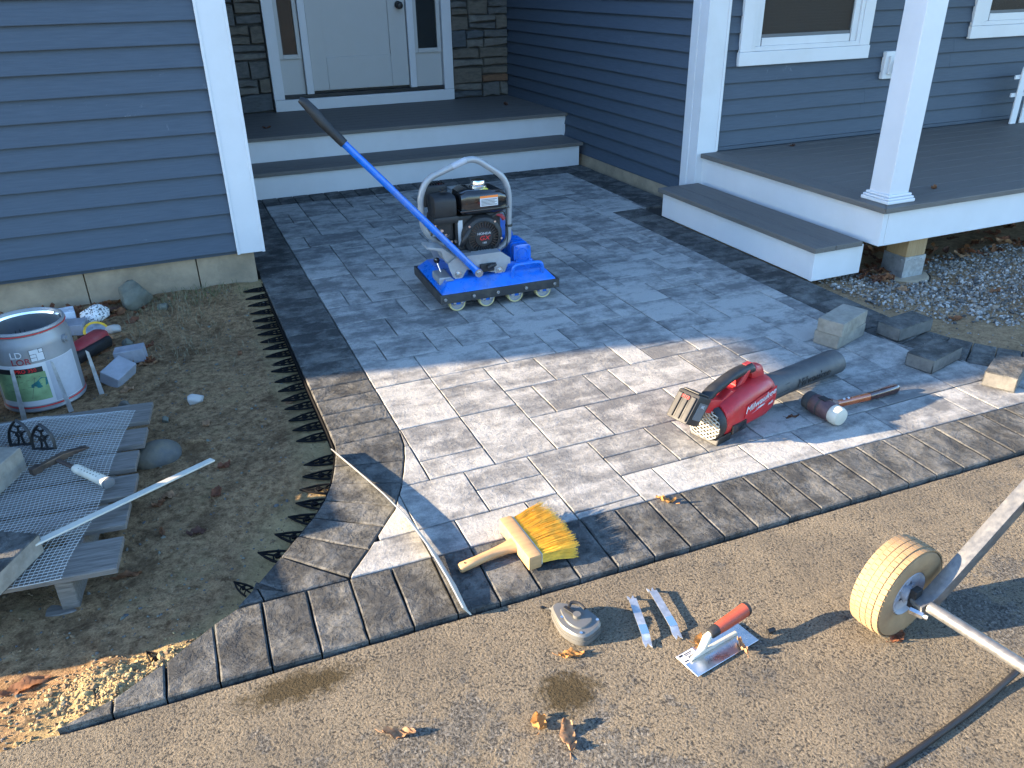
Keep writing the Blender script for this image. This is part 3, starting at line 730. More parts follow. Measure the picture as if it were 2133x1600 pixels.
# ---------------------------------------------------------------- roller compactor
rc = thing('roller_compactor', 'blue paver roller compactor with black engine and long blue handle standing on the patio', 'compactor', (1.40, 3.68, 0), (0, 0, R_(-1.8)))
O = Vector((1.40, 3.68, 0))
W = lambda *p: Vector(p)-O
def A(mb, n, m, parent=rc, **k): return mb.build(n, m, parent, **k)
bp = MB()
ring = lambda x, y, z: [(-x, -y, z), (x, -y, z), (x, y, z), (-x, y, z)]
vs = ring(.298, .232, .058)+ring(.300, .234, .098)+ring(.292, .226, .104)+ring(.255, .182, .146)
bp.add(vs, [(3, 2, 1, 0), (12, 13, 14, 15)]+[(4*k+i, 4*k+(i+1) % 4, 4*k+4+(i+1) % 4, 4*k+4+i) for k in range(3) for i in range(4)])
A(bp, 'base_plate', K['blue'], bevel=.008, smooth=True)
for a in ((-.312, .312, -.2475, -.2355), (-.312, .312, .2355, .2475), (-.3135, -.3015, -.235, .235), (.3015, .3135, -.235, .235)):
    A(MB().box(*a, .052, .097), 'bumper_strip', K['rubber'], bevel=.003)
for x in (-.29, -.145, -.02, .13, .285):
    A(MB().cyl((x, -.2476, .076), (x, -.2535, .076), .008, 12).cyl((x, -.2535, .076), (x, -.2555, .076), .0055, 8), 'bolt', K['steel'], smooth=True)
for sy in (-1, 1):
    poly = [(-.295, .057)]+[(-.295+.59*k/60, .057-.020*max(0, math.cos((-.295+.59*k/60+.223)/.152*2*math.pi))**.3) for k in range(61)]+[(.295, .057)]
    A(MB().prism([(p[0], p[1]) for p in poly[1:-1]]+[(.296, .0585), (-.296, .0585)], lambda a, b: (a, sy*.226, b), lambda a, b: (a, sy*.234, b)), 'wheel_bracket', K['blue'])
    for x in (-.223, -.071, .081, .233):
        w = A(MB().lathe([(0, -.012), (.030, -.014), (.0345, -.02), (.0345, .02), (.030, .014), (0, .012)], 24, Matrix.Translation((x, sy*.205, .042)) @ Matrix.Rotation(R_(90), 4, 'X')), 'roller_wheel', K['silver'], smooth=True)
        A(MB().lathe([(.034, -.021), (.040, -.021), (.0425, -.016), (.0425, .016), (.040, .021), (.034, .021)], 32, Matrix.Translation((x, sy*.205, .042)) @ Matrix.Rotation(R_(90), 4, 'X')), 'tyre', K['creamrub'], w, smooth=True)
        for dx in (-.019, .019): A(MB().cyl((x+dx, sy*.2345, .046), (x+dx, sy*.242, .046), .0095, 6).cyl((x+dx, sy*.242, .046), (x+dx, sy*.245, .046), .0045, 8), 'axle_bolt', K['steel'], w)
# front grab bar
A(MB().tube(fillet([(.075, -.200, .120), (.078, -.205, .186), (.236, -.205, .186), (.240, -.200, .120)], .03), .0085, 10), 'grab_bar', K['blue'], smooth=True)
# engine bracket: two side plates and a deck
def plate_poly():
    pts = [(-.245, .225), (-.235, .190)]
    for c, r in (((-.195, .170), .030), ((.021, .162), .030)):
        for k in range(9):
            q = R_(200+k*17.5); pts.append((c[0]+r*math.cos(q), c[1]+r*math.sin(q)))
        pts.append((c[0]+.045, .186))
    pts += [(.078, .185), (.078, .215), (.03, .252), (-.20, .252)]
    return pts
for yy in (-.166, .166):
    A(MB().prism(plate_poly(), lambda a, b: (a, yy-.004, b), lambda a, b: (a, yy+.004, b)), 'bracket_plate', K['silver'])
A(MB().box(-.20, .03, -.161, .161, .244, .2515), 'engine_deck', K['silver'], bevel=.002)
A(MB().prism([(-.20, .25), (-.26, .30), (-.335, .315), (-.34, .305), (-.27, .285), (-.255, .24), (-.23, .205), (-.205, .205)], lambda a, b: (a, -.15, b), lambda a, b: (a, -.05, b)), 'lift_bracket', K['silver'], bevel=.003)
for x, z in ((-.195, .169), (.021, .161)):
    A(MB().cyl((x, -.171, z), (x, -.1735, z), .017, 20).cyl((x, -.1735, z), (x, -.181, z), .010, 6).cyl((x, -.181, z), (x, -.186, z), .006, 8), 'pivot_bolt', K['steel'])
for x in (-.15, .02):
    for yy in (-.11, .11): A(MB().cyl((x, yy, .140), (x, yy, .2435), .026, 16), 'rubber_mount', K['blue'], smooth=True)
# engine
A(MB().box(-.165, .075, -.055, .125, .253, .42), 'engine_block', K['black'], bevel=.012)
A(MB().box(-.19, .03, -.075, .12, .2525, .275), 'engine_base', K['black'], bevel=.006)
My = Matrix.Translation((-.034, -.052, .315)) @ Matrix.Rotation(R_(90), 4, 'X')
rec = A(MB().lathe([(.102, -.01), (.106, .0), (.104, .03), (.096, .046), (.082, .052), (.078, .046), (.050, .050), (.044, .056), (0, .057)], 48, My), 'recoil_cover', K['black'], smooth=True)
fin = MB()
for k in range(30):
    q = 2*math.pi*k/30; M = My @ Matrix.Rotation(q, 4, 'Z'); fin.cbox((.063, 0, .051), (.030, .0035, .010), 0, M)
A(fin, 'cooling_fin', K['gloss'], rec)
A(MB().lathe([(.074, .048), (.076, .056), (.081, .056), (.083, .048)], 40, My), 'trim_ring', K['black'], rec, smooth=True)
A(MB().box(-.165, -.075, -.060, -.0565, .27, .41), 'shroud', K['black'], rec, bevel=.002)
fT = lambda cx, cz: (lambda x, y, d: Vector((-.034+cx+x, -.052-.0572-d, .315+cz+y)))
text('brand_text', 'HONDA', .0165, K['whitet'], rec, fT(0, .020), xs=1.15)
text('model_text', 'GX', .031, K['redt'], rec, fT(0, -.003), shear=.25, xs=1.2)
text('size_text', '160', .013, K['whitet'], rec, fT(0, -.026), xs=1.2)
for q in (50, 140, 275, 350):
    c = My @ Vector((.094*math.cos(R_(q)), .094*math.sin(R_(q)), .046)); A(MB().cyl(c, c+Vector((0, -.006, 0)), .0055, 8), 'cover_bolt', K['steel'], rec)
A(MB().tube([(-.150, -.10, .285), (-.147, -.112, .30), (-.135, -.115, .325), (-.120, -.112, .345), (-.105, -.10, .36)], [.010, .012, .013, .012, .009], 10), 'pull_handle', K['black'], rec, smooth=True)
A(MB().box(-.152, -.128, -.0615, -.0602, .27, .40), 'serial_label', K['whitet'], rec)
tk = MB().loft([(-.140, .01, .475, .05, .03, 3.5), (-.132, .01, .475, .082, .055, 4), (-.10, .01, .480, .096, .064, 5), (.06, .01, .476, .096, .060, 5), (.098, .01, .470, .082, .048, 4), (.106, .01, .468, .05, .03, 3.5)], 28)
tank = A(tk, 'fuel_tank', K['gloss'], smooth=True)
A(MB().loft([(-.146, .01, .447, .09, .004, 6), (-.143, .01, .447, .101, .005, 6), (.108, .01, .447, .101, .005, 6), (.111, .01, .447, .09, .004, 6)], 28), 'tank_flange', K['gloss'], tank, smooth=True)
A(MB().lathe([(.040, .532), (.044, .538), (.044, .548), (.040, .552), (.036, .553), (.036, .570), (.033, .574), (0, .574)], 28, Matrix.Translation((-.02, .005, 0))), 'fuel_cap', K['chrome'], tank, smooth=True)
A(MB().box(-.042, .050, -.0875, -.0865, .463, .510), 'warning_label', K['whitet'], tank); A(MB().box(-.042, .050, -.0885, -.0876, .503, .5135), 'warning_stripe', K['oranget'], tank)
ln = MB()
for k in range(5): ln.box(-.036, .045-.012*(k % 2), -.0884, -.0876, .468+k*.0065, .4705+k*.0065)
A(ln, 'warning_lines', K['blackt'], tank)
A(MB().box(-.03, .012, -.055, -.030, .5365, .5385), 'fuel_label', K['yellowt'], tank)
af = A(MB().loft([(-.272, -.01, .468, .05, .04, 4), (-.266, -.01, .468, .064, .054, 5), (-.210, -.01, .468, .068, .057, 6), (-.160, -.01, .468, .064, .054, 5), (-.154, -.01, .468, .05, .04, 4)], 24), 'air_filter', K['black'], smooth=True)
A(MB().box(-.276, -.150, -.080, .062, .392, .430), 'filter_base', K['black'], af, bevel=.012, smooth=True)
A(MB().cyl((-.20, 0, .535), (-.20, 0, .542), .022, 6).cyl((-.20, 0, .542), (-.20, 0, .552), .007, 8), 'filter_nut', K['black'], af)
mf = A(MB().box(-.275, -.15, .085, .175, .44, .545), 'muffler', K['black'], bevel=.015, smooth=True)
sl_ = MB()
for k in range(8): sl_.box(-.262+k*.0135, -.256+k*.0135, .10, .165, .5455, .551)
A(sl_, 'muffler_guard', K['gloss'], mf)
A(MB().box(-.25, -.17, -.05, .06, .30, .395), 'carburettor', K['black'], bevel=.012)
for x, z, r in ((-.215, .335, .008), (-.19, .30, .007), (-.235, .36, .008), (-.165, .30, .008)): A(MB().cyl((x, -.05, z), (x, -.066, z), r, 10), 'engine_screw', K['steel'])
A(MB().tube([(.045, -.06, .41), (.07, -.072, .405), (.085, -.075, .385)], [.004, .009, .010], 8), 'choke_lever', K['redd'], smooth=True)
A(MB().cyl((-.262, -.02, .33), (-.262, -.02, .40), .022, 14), 'intake_pipe', K['chrome'], smooth=True)
# hoop, handle
hoop = A(MB().tube(fillet([(-.19, .0, .262), (-.22, .0, .272), (-.312, .0, .350), (-.318, .0, .520), (-.278, .0, .602), (-.042, .0, .686), (.112, .0, .580), (.142, .0, .500), (.133, .0, .245), (.07, .0, .205)], .055, 6), .0158, 14), 'roll_hoop', K['silver'], smooth=True)
hx = lambda t: Vector((-.278+.236*t, 0, .602+.084*t))
A(MB().tube([hx(.55), hx(.85)], .0163, 14, False), 'hoop_sticker', K['paper'], hoop, smooth=True)
hp = Vector((-.102, -.190, .172)); hg = W(.700, 3.50, .850); he = W(.556, 3.54, 1.018)
han = A(MB().tube([hp, hg], .0165, 14), 'handle', K['blue'], smooth=True)
d_ = (he-hg)
A(MB().tube([hg-d_*.12, hg+d_*.02, hg+d_*.25, hg+d_*.45, hg+d_*.62+Vector((0, 0, .008)), hg+d_*.85+Vector((0, 0, .010)), hg+d_*.98], [.020, .021, .021, .024, .023, .020, .012], 14), 'grip', K['black'], han, smooth=True)
A(MB().cyl((-.102, -.206, .172), (-.102, -.2125, .172), .020, 20).cyl((-.102, -.2125, .172), (-.102, -.219, .172), .011, 6), 'handle_bolt', K['steel'], han)
A(MB().cyl((-.102, -.17, .172), (-.102, -.206, .172), .021, 18), 'handle_boss', K['blue'], han, smooth=True)
A(MB().box(-.085, -.012, -.186, -.171, .165, .205).tube([(-.045, -.19, .185), (-.028, -.2, .198), (-.008, -.2, .205)], [.014, .013, .009], 8), 'clamp_lever', K['black'], bevel=.003)
A(MB().tube(fillet([(.02, -.07, .40), (.09, -.06, .43), (.118, -.02, .36), (.125, -.02, .28), (.10, -.06, .24)], .04, 4), .0035, 6), 'throttle_cable', K['rubber'], smooth=True)
A(MB().tube(fillet([(-.20, -.07, .34), (-.24, -.10, .30), (-.20, -.14, .27), (-.12, -.15, .265)], .03, 4), .003, 6), 'kill_switch_wire', K['rubber'], smooth=True)
A(MB().lathe([(.0158, -.006), (.0185, -.006), (.0185, .006), (.0158, .006)], 14, Matrix.Translation((.138, 0, .33))), 'cable_tie', K['rubber'], hoop)
# exciter / hydraulic motor
mo = MB().loft([(0, 0, 0, .030, .030, 3), (.004, 0, 0, .047, .047, 5), (.035, 0, 0, .047, .047, 5), (.036, 0, 0, .042, .042, 3), (.20, 0, 0, .042, .042, 3)], 24)
Mm = Matrix.Translation((.178, -.085, .198)) @ Matrix.Rotation(R_(90), 4, 'Z')
mo.v = [Mm @ p for p in mo.v]; motor = A(mo, 'drive_motor', K['blue'], smooth=True)
for k in range(5):
    r_ = MB().loft([(.052+k*.026, 0, 0, .050, .050, 4), (.060+k*.026, 0, 0, .050, .050, 4)], 24); r_.v = [Mm @ p for p in r_.v]; A(r_, 'motor_rib', K['blue'], motor, smooth=True)
A(MB().lathe([(.030, 0), (.030, -.003), (.026, -.003), (.026, 0)], 24, Matrix.Translation((.178, -.085, .198)) @ Matrix.Rotation(R_(-90), 4, 'X')), 'motor_ring', K['blue'], motor)
for dx in (-.034, .034):
    for dz in (-.034, .034): A(MB().cyl((.178+dx, -.085, .198+dz), (.178+dx, -.093, .198+dz), .0055, 8), 'motor_bolt', K['blue'], motor)
A(MB().box(.09, .235, -.08, .15, .140, .162), 'motor_foot', K['blue'], bevel=.006)
A(MB().prism([(.09, .15), (.13, .34), (.19, .30), (.24, .15)], lambda a, b: (a, .13, b), lambda a, b: (a, .138, b)), 'motor_guard', K['blue'])
# control lever
cp = A(MB().box(-.287, -.222, -.15, -.02, .115, .152), 'control_panel', K['silver'], bevel=.006)
A(MB().cyl((-.25, -.055, .150), (-.258, -.03, .192), .004, 8), 'control_stem', K['steel'], cp); 
A(MB().lathe([(0, -.016), (.012, -.011), (.016, 0), (.012, .011), (0, .016)], 14, Matrix.Translation((-.260, -.025, .203))), 'control_knob', K['gloss'], cp, smooth=True)
A(MB().prism([(-.262, -.19), (-.225, -.19), (-.225, -.16), (-.262, -.16)], lambda a, b: (a, b, .1475), lambda a, b: (a, b, .149)), 'side_label', K['paper'])
A(MB().box(.16, .235, .0, .05, .1465, .1475), 'plate_label', K['greyt'])

# ---------------------------------------------------------------- cordless blower
bl = thing('leaf_blower', 'red cordless leaf blower with black nozzle lying on the sunlit pavers', 'leaf blower', (1.560, 1.955, 0), (0, 0, R_(15.5))); bl.scale = (1.12, 1.08, .98)
def B(mb, n, m, parent=bl, **k): return mb.build(n, m, parent, **k)
body = B(MB().loft([(.004, 0, .086, .066, .064, 2.4), (.02, 0, .088, .070, .070, 2.6), (.07, 0, .094, .071, .078, 3), (.14, 0, .099, .070, .082, 3.2), (.215, 0, .100, .070, .083, 3.2), (.250, 0, .097, .066, .074, 2.6), (.270, 0, .093, .056, .058, 2.2)], 32), 'motor_housing', K['red'], smooth=True)
nz = MB(); prof = [(.255, .052, .092), (.30, .051, .088), (.36, .048, .082), (.42, .047, .078), (.62, .049, .062), (.70, .050, .056)]
nz.loft([(x, 0, cz, r, r, 2) for x, r, cz in prof]+[(.701, 0, .056, .046, .046, 2), (.60, 0, .063, .044, .044, 2)], 28)
nozzle = B(nz, 'nozzle', K['nozzle'], smooth=True)
for k in range(-1, 2): B(MB().tube([(.262, -.050*math.cos(k*.5), .088+.05*math.sin(k*.5)), (.36, -.047*math.cos(k*.5), .082+.046*math.sin(k*.5))], .0022, 6), 'nozzle_rib', K['black'], nozzle)
def on_side(x0, z0, r, out):
    return lambda x, y, d: Vector((x0+x, -(r(x0+x)+out)*math.cos((y+z0)/r(x0+x)) - d, None or (zc(x0+x)+(r(x0+x))*math.sin((y+z0)/r(x0+x)))))
zc = lambda x: .092-.036*(x-.255)/.445
text('nozzle_text', 'Milwaukee', .046, K['black'], nozzle, on_side(.50, .004, lambda x: .0485, .001), shear=.35)
sf = lambda x0, z0: (lambda x, y, d: Vector((x0+x, -.0735-d, z0+y)))
B(MB().prism([(.085, .080), (.235, .108), (.240, .152), (.092, .126)], lambda a, b: (a, -.0730, b), lambda a, b: (a, -.0705, b)), 'logo_plate', K['red'], body)
text('brand_text', 'Milwaukee', .036, K['whitet'], body, lambda x, y, d: Vector((.160+x*.97, -.0736-d, .122+y+x*.20)), shear=.25)
B(MB().prism([(.120, .086), (.185, .101), (.165, .103), (.222, .117), (.140, .097), (.160, .096)], lambda a, b: (a, -.0745, b), lambda a, b: (a, -.0735, b)), 'bolt_emblem', K['whitet'], body)
text('fuel_text', 'FUEL', .012, K['whitet'], body, lambda x, y, d: Vector((.215+x, -.0732-d, .092+y+x*.25)), shear=.4)
B(MB().tube(fillet([(.205, 0, .165), (.19, 0, .218), (.10, 0, .222), (-.005, 0, .192), (-.04, 0, .165)], .04, 5), .0215, 12, flat=.85), 'handle_grip', K['black'], smooth=True)
B(MB().loft([(.175, 0, .188, .018, .02, 3), (.19, 0, .198, .024, .032, 3), (.225, 0, .186, .024, .032, 3), (.24, 0, .17, .018, .02, 3)], 14), 'handle_root', K['red'], body, smooth=True)
B(MB().box(.150, .178, -.008, .008, .2385, .2405), 'grip_badge', K['redd'])
B(MB().prism([(.10, .175), (.135, .178), (.165, .225), (.14, .225)], lambda a, b: (a, -.022, b), lambda a, b: (a, .022, b)), 'trigger_guard', K['red'], body, bevel=.006)
B(MB().prism([(.10, .170), (.05, .155), (-.02, .120), (-.06, .140), (-.055, .185), (-.015, .175), (.02, .160), (.06, .182)], lambda a, b: (a, -.03, b), lambda a, b: (a, .03, b)), 'battery_mount', K['red'], body, bevel=.008, smooth=True)
Mb = Matrix.Translation((-.105, 0, .168)) @ Matrix.Rotation(R_(33), 4, 'Y')
bt = MB().box(-.036, .036, -.041, .041, -.052, .052, 0, Mb); battery = B(bt, 'battery', K['black'], bevel=.009, smooth=True)
for yy in (-.026, 0, .026): B(MB().box(-.041, -.0355, yy-.009, yy+.009, -.045, .04, 0, Mb), 'battery_rib', K['black'], battery, bevel=.003)
B(MB().box(-.030, .03, -.03, .03, .0525, .058, 0, Mb), 'battery_top', K['black'], battery, bevel=.003)
fb = lambda cx, cz: (lambda x, y, d: Mb @ Vector((cx+x, -.0412-d, cz+y)))
B(MB().box(-.02, .024, -.0425, -.0412, -.03, .03, 0, Mb), 'battery_label', K['greyt'], battery)
text('battery_text', 'M18', .016, K['redt'], battery, lambda x, y, d: Mb @ Vector((-.0420-d, -x, .030+y)))
text('battery_type', 'XC', .014, K['whitet'], battery, lambda x, y, d: Mb @ Vector((.002+x, -.0428-d, .018+y)))
# intake grille
ig = B(MB().lathe([(.060, -.004), (.067, -.008), (.072, 0), (.070, .02)], 32, Matrix.Translation((-.018, 0, .078)) @ Matrix.Rotation(R_(-90), 4, 'Y') @ Matrix.Scale(-1, 4, (0, 0, 1))), 'intake_ring', K['black'], smooth=True)
gr = MB()
for s in (-1, 1):
    for k in range(-5, 6):
        o = k*.0125; L_ = math.sqrt(max(0, .062**2-(o*.94)**2)); dx, dz = math.cos(R_(35*s+ (0 if s > 0 else 0))), math.sin(R_(35*s))
        c0, c1 = -dz*o, dx*o
        gr.tube([(-.024, c0-dx*L_, .078+c1-dz*L_), (-.034, c0, .078+c1), (-.024, c0+dx*L_, .078+c1+dz*L_)], .0019, 6)
B(gr, 'intake_grille', K['nylon'], ig)
B(MB().lathe([(0, .0), (.064, 0)], 24, Matrix.Translation((-.004, 0, .080)) @ Matrix.Rotation(R_(-90), 4, 'Y')), 'intake_dark', K['rubber'], ig)
B(MB().prism([(-.02, .0), (.05, .0), (.055, .03), (-.01, .03)], lambda a, b: (a, -.055, b), lambda a, b: (a, .055, b)), 'foot_stand', K['black'], bevel=.004)
B(MB().box(.03, .10, -.0735, -.066, .034, .072), 'side_vent', K['gloss'], body, bevel=.008)

# ---------------------------------------------------------------- mallet
mt = thing('mallet', 'two-faced mallet with purple-brown head, white and black faces and a red wooden handle', 'mallet', (2.03, 1.905, 0), (0, 0, R_(4)))
Mh = Matrix.Translation((0, 0, .0375)) @ Matrix.Rotation(R_(90), 4, 'X')
hd = MB().lathe([(0, -.045), (.0345, -.045), (.0365, -.042), (.0365, .042), (.0345, .045), (0, .045)], 32, Mh).build('mallet_head', K['mallethead'], mt, smooth=True)
MB().lathe([(.0365, -.010), (.0375, -.010), (.0375, -.004), (.0365, -.004)], 32, Mh).build('head_band', K['rubber'], hd)
MB().box(-.014, .014, -.012, .02, .0735, .0755).build('head_slot', K['black'], hd)
MB().lathe([(.0330, .045), (.0345, .048), (.0350, .072), (.031, .083), (.018, .087), (0, .0875)], 32, Mh).build('white_face', K['nylon'], mt, smooth=True)
MB().lathe([(0, -.084), (.026, -.083), (.034, -.076), (.035, -.048), (.033, -.045)], 32, Mh).build('black_face', K['rubber'], mt, smooth=True)
MB().loft([(.03, 0, .04, .020, .026, 3), (.05, 0, .038, .017, .022, 2.6), (.065, 0, .036, .013, .016, 2.2)], 16).build('head_socket', K['mallethead'], mt, smooth=True)
hh = MB().loft([(.055, 0, .036, .0125, .0145, 2.2), (.12, 0, .031, .0125, .0145, 2.2), (.22, 0, .024, .0135, .0155, 2.4), (.235, 0, .0235, .0138, .0158, 2.4)], 18).build('handle', K['mallethandle'], mt, smooth=True)
MB().loft([(.236, 0, .0235, .0142, .0162, 2.4), (.30, 0, .0215, .015, .017, 2.6), (.38, 0, .0205, .0165, .0185, 2.6), (.392, 0, .020, .013, .015, 2.2)], 18).build('handle_grip', K['handledark'], hh, smooth=True)
for x in (.095, .118): MB().prism([(x, -.006), (x+.012, -.004), (x+.016, .007), (x+.004, .003)], lambda a, b: (a, b, .0485-.07*(a-.09)), lambda a, b: (a, b, .0495-.07*(a-.09))).build('chipped_sticker', K['whitet'], hh)

# ---------------------------------------------------------------- loose pavers
def loose(loc, rz, label, top='border', side='psided', tilt=(0, 0), sz=(.232, .1145, .060), grp='loose pavers at the patio corner', name='loose_paver'):
    t = MB().box(-sz[0]/2, sz[0]/2, -sz[1]/2, sz[1]/2, 0, sz[2])
    t.m = [1, 0, 1, 1, 1, 1]
    o = t.build(name, [K[top], K[side]], None, bevel=.004, seg=2)
    o.location = loc; o.rotation_euler = (tilt[0], tilt[1], rz)
    return tag(o, label, 'paver', grp)
def mid(a, b): return ((a[0]+b[0])/2, (a[1]+b[1])/2)
loose((2.592, 2.420, .001), R_(17.7), 'tan concrete paver at the bottom of the two-high stack on the patio', 'pside', 'pside')
loose((2.590, 2.415, .0625), R_(21), 'tan concrete paver lying on top of another at the patio corner', 'pside', 'pside')
loose((2.905, 2.352, .002), R_(7.4), 'charcoal paver left loose beside the tan two-high stack, farthest from the driveway')
loose((2.765, 2.070, .002), R_(13.8), 'charcoal paver with pale sides, middle of the three loose single ones')
loose((2.898, 1.842, .002), R_(27), 'charcoal paver with sunlit tan end, nearest the driveway at the right edge')

# ---------------------------------------------------------------- brush
bz = .0015
bs = thing('masonry_brush', 'wide wooden hand brush with yellow bristles lying on the dark border pavers', 'brush', (.712, 1.662, bz), (0, 0, R_(2)))
MB().box(-.020, .020, -.100, .100, .004, .050).build('brush_block', K['beech'], bs, bevel=.006, smooth=True)
MB().box(.0205, .024, -.096, .096, .010, .046).build('ferrule', K['nylon'], bs, bevel=.002)
hn = MB().loft([(-.19, -.012, .012, .011, .009, 3), (-.185, -.012, .0125, .014, .012, 3), (-.14, -.008, .015, .014, .012, 2.6), (-.09, -.002, .018, .0135, .012, 2.4), (-.045, .0, .021, .018, .014, 2.4), (-.018, .0, .023, .026, .016, 2.6)], 16).build('brush_handle', K['beech'], bs, smooth=True)
MB().cyl((-.172, -.012, .0240), (-.172, -.012, .0252), .004, 10).build('hang_hole', K['blackt'], hn)
br_ = MB(); rb = random.Random(5)
for k in range(1500):
    u, w = rb.uniform(-1, 1), rb.uniform(-1, 1)
    y0 = u*.092; z0 = .028+w*.016; L_ = .118+rb.uniform(-.014, .008)-.012*u*u
    a = Vector((.022, y0, z0)); tip = Vector((.022+L_, y0*1.22+rb.uniform(-.006, .006)+.008, max(.001, z0+w*.012-.004+rb.uniform(-.006, .006))))
    m_ = (a+tip)/2+Vector((0, rb.uniform(-.002, .002), .004))
    br_.tube([a, m_, tip], [.0010, .0009, .0005], 3, False)
tag(br_.build('bristles', K['bristle'], bs), kind='stuff')

# ---------------------------------------------------------------- things on the driveway
DZ = -.0115
tp = thing('chalk_reel', 'grey teardrop chalk line reel with folded black crank on the driveway', 'chalk reel', (.722, 1.330, DZ), (0, 0, R_(112)))
outl = []
for k in range(28):
    q = 2*math.pi*k/28; c, s = math.cos(q), math.sin(q)
    outl.append((.058*math.copysign(abs(c)**(.62 if c < 0 else .9), c)+(.022 if c > 0 else 0)*abs(c)**3, .046*math.copysign(abs(s)**.62, s)*(1-.45*max(0, c)**1.6)))
case = MB()
lay = [(.95, 0), (1.0, .004), (1.0, .0165), (.975, .0168), (.975, .0190), (1.0, .0193), (1.0, .031), (.93, .0365), (.64, .0372), (.61, .0418), (.30, .0426)]
n = len(outl); vs = [(p[0]*k_, p[1]*k_, z_) for k_, z_ in lay for p in outl]
case.add(vs, [tuple(range(n))[::-1], tuple(range((len(lay)-1)*n, len(lay)*n))]+[(j*n+i, j*n+(i+1) % n, (j+1)*n+(i+1) % n, (j+1)*n+i) for j in range(len(lay)-1) for i in range(n)])
case = case.build('reel_case', K['reel'], tp, smooth=True, auto=28)
for sx_, sy_ in ((-.040, .030), (.030, .022), (-.040, -.032)): MB().cyl((sx_, sy_, .0362), (sx_, sy_, .0385), .0042, 8).build('case_screw', K['steel'], case)
cr = MB().box(-.004, .042, -.0055, .0055, .0455, .0510).build('crank', K['black'], tp, bevel=.002)
MB().cyl((.0, 0, .043), (.0, 0, .0525), .010, 16).build('crank_hub', K['reel'], tp, smooth=True)
MB().tube(fillet([(.030, -.004, .053), (.036, -.018, .056), (.020, -.030, .056), (-.004, -.026, .054)], .012, 4), .0042, 8).build('crank_knob', K['black'], cr, smooth=True)
MB().cyl((-.042, -.016, .034), (-.042, -.016, .036), .006, 12).build('case_hole', K['blackt'], case)
MB().cyl((.072, 0, .016), (.086, 0, .016), .009, 12).build('line_outlet', K['black'], tp, smooth=True)
MB().tube([(.086, 0, .014), (.098, .003, .008), (.108, .004, .006), (.112, .012, .010), (.106, .016, .016)], [.003, .003, .004, .004, .002], 8).build('line_hook', K['black'], tp, smooth=True)

def clip(p0, p1, label):
    a, b = Vector((*p0, DZ)), Vector((*p1, DZ)); d = b-a; L_ = d.length; rz = math.atan2(d.y, d.x)
    t = thing('paver_clip', label, 'clip', (a.x, a.y, DZ), (0, 0, rz), 'steel line clips beside the trowel')
    w = .0105; h = .013
    prof = [(0, .002), (.012, h), (L_*.70, h), (L_*.86, h-.001), (L_*.93, .003), (L_, .003)]
    m = MB(); n = len(prof)
    vs = [(x, s*w*(1 if i > 0 else .75), z+o) for o in (0, .0016) for s in (-1, 1) for i, (x, z) in enumerate(prof)]
    for i in range(n-1):
        m.add([], [])
    fs = []
    for i in range(n-1):
        fs += [(i, i+1, n+i+1, n+i), (2*n+i, 3*n+i, 3*n+i+1, 2*n+i+1), (i, 2*n+i, 2*n+i+1, i+1), (n+i, n+i+1, 3*n+i+1, 3*n+i)]
    fs += [(0, n, 3*n, 2*n), (n-1, 3*n-1, 4*n-1, 2*n-1)]
    m.add(vs, fs); m.build('strip', K['galv'], t)
    for s in (-1, 1):
        MB().prism([(-.012, s*.0085), (.004, s*.0095), (.004, s*.003), (-.004, s*.002)], lambda x, y: (x, y, .001), lambda x, y: (x, y, .0035)).build('prong', K['galv'], t)
        MB().prism([(L_-.001, s*.0095), (L_+.012, s*.0085), (L_+.004, s*.002), (L_-.001, s*.002)], lambda x, y: (x, y, .0022), lambda x, y: (x, y, .0044)).build('prong', K['galv'], t)
    MB().box(L_*.66, L_*.86, -w*.98, w*.98, h+.0010, h+.0022).build('bright_patch', K['chrome'], t)
clip((.903, 1.368), (.858, 1.212), 'forked steel clip nearer the grey reel')
clip((.967, 1.372), (.940, 1.205), 'forked steel clip nearer the red-handled trowel')

tr = thing('margin_trowel', 'small rectangular steel trowel with red-brown handle and barcode sticker on the driveway', 'trowel', (1.005, 1.130, DZ), (0, 0, R_(10)))
MB().box(-.104, .104, -.037, .037, .003, .0048).build('blade', K['steel'], tr, bevel=.0006, seg=1)
MB().prism([(-.085, .005), (.075, .005), (.072, .014), (-.02, .017), (-.08, .012)], lambda a, b: (a, .004, b), lambda a, b: (a, .012, b)).build('rib', K['nylon'], tr, bevel=.002)
MB().tube([(-.078, .008, .010), (-.06, .008, .014), (-.045, .008, .028), (-.035, .008, .050), (-.022, .008, .060)], [.005, .006, .010, .011, .008], 10).build('shank', K['nylon'], tr, smooth=True)
gh = MB().loft([(-.022, .008, .060, .0125, .0125, 2), (-.010, .008, .061, .0135, .0135, 2), (.02, .008, .064, .0150, .0155, 2.2), (.065, .008, .069, .0160, .0165, 2.2), (.092, .008, .073, .0165, .0170, 2.2)], 18).build('handle', K['terra'], tr, smooth=True)
MB().loft([(-.028, .008, .0595, .010, .010, 2), (-.022, .008, .060, .0138, .0138, 2), (-.004, .008, .0615, .0142, .0142, 2)], 18).build('handle_collar', K['black'], gh, smooth=True)
MB().loft([(.0915, .008, .073, .0172, .0177, 2.2), (.099, .008, .074, .0168, .0172, 2.2), (.103, .008, .0745, .010, .011, 2)], 18).build('handle_cap', K['black'], gh, smooth=True)
lb = MB().box(-.101, -.052, .006, .035, .0049, .0055).build('price_label', K['whitet'], tr)
bc = MB(); xq = -.080
for k in range(9): w_ = (.0014, .0007, .0021)[k % 3]; bc.box(xq, xq+w_, .010, .020, .0056, .0060); xq += w_+.0013
for a in ((-.099, -.088, .028, .033), (-.085, -.06, .0285, .0305), (-.085, -.065, .0245, .026), (-.098, -.086, .010, .013)): bc.box(*a, .0056, .0060)
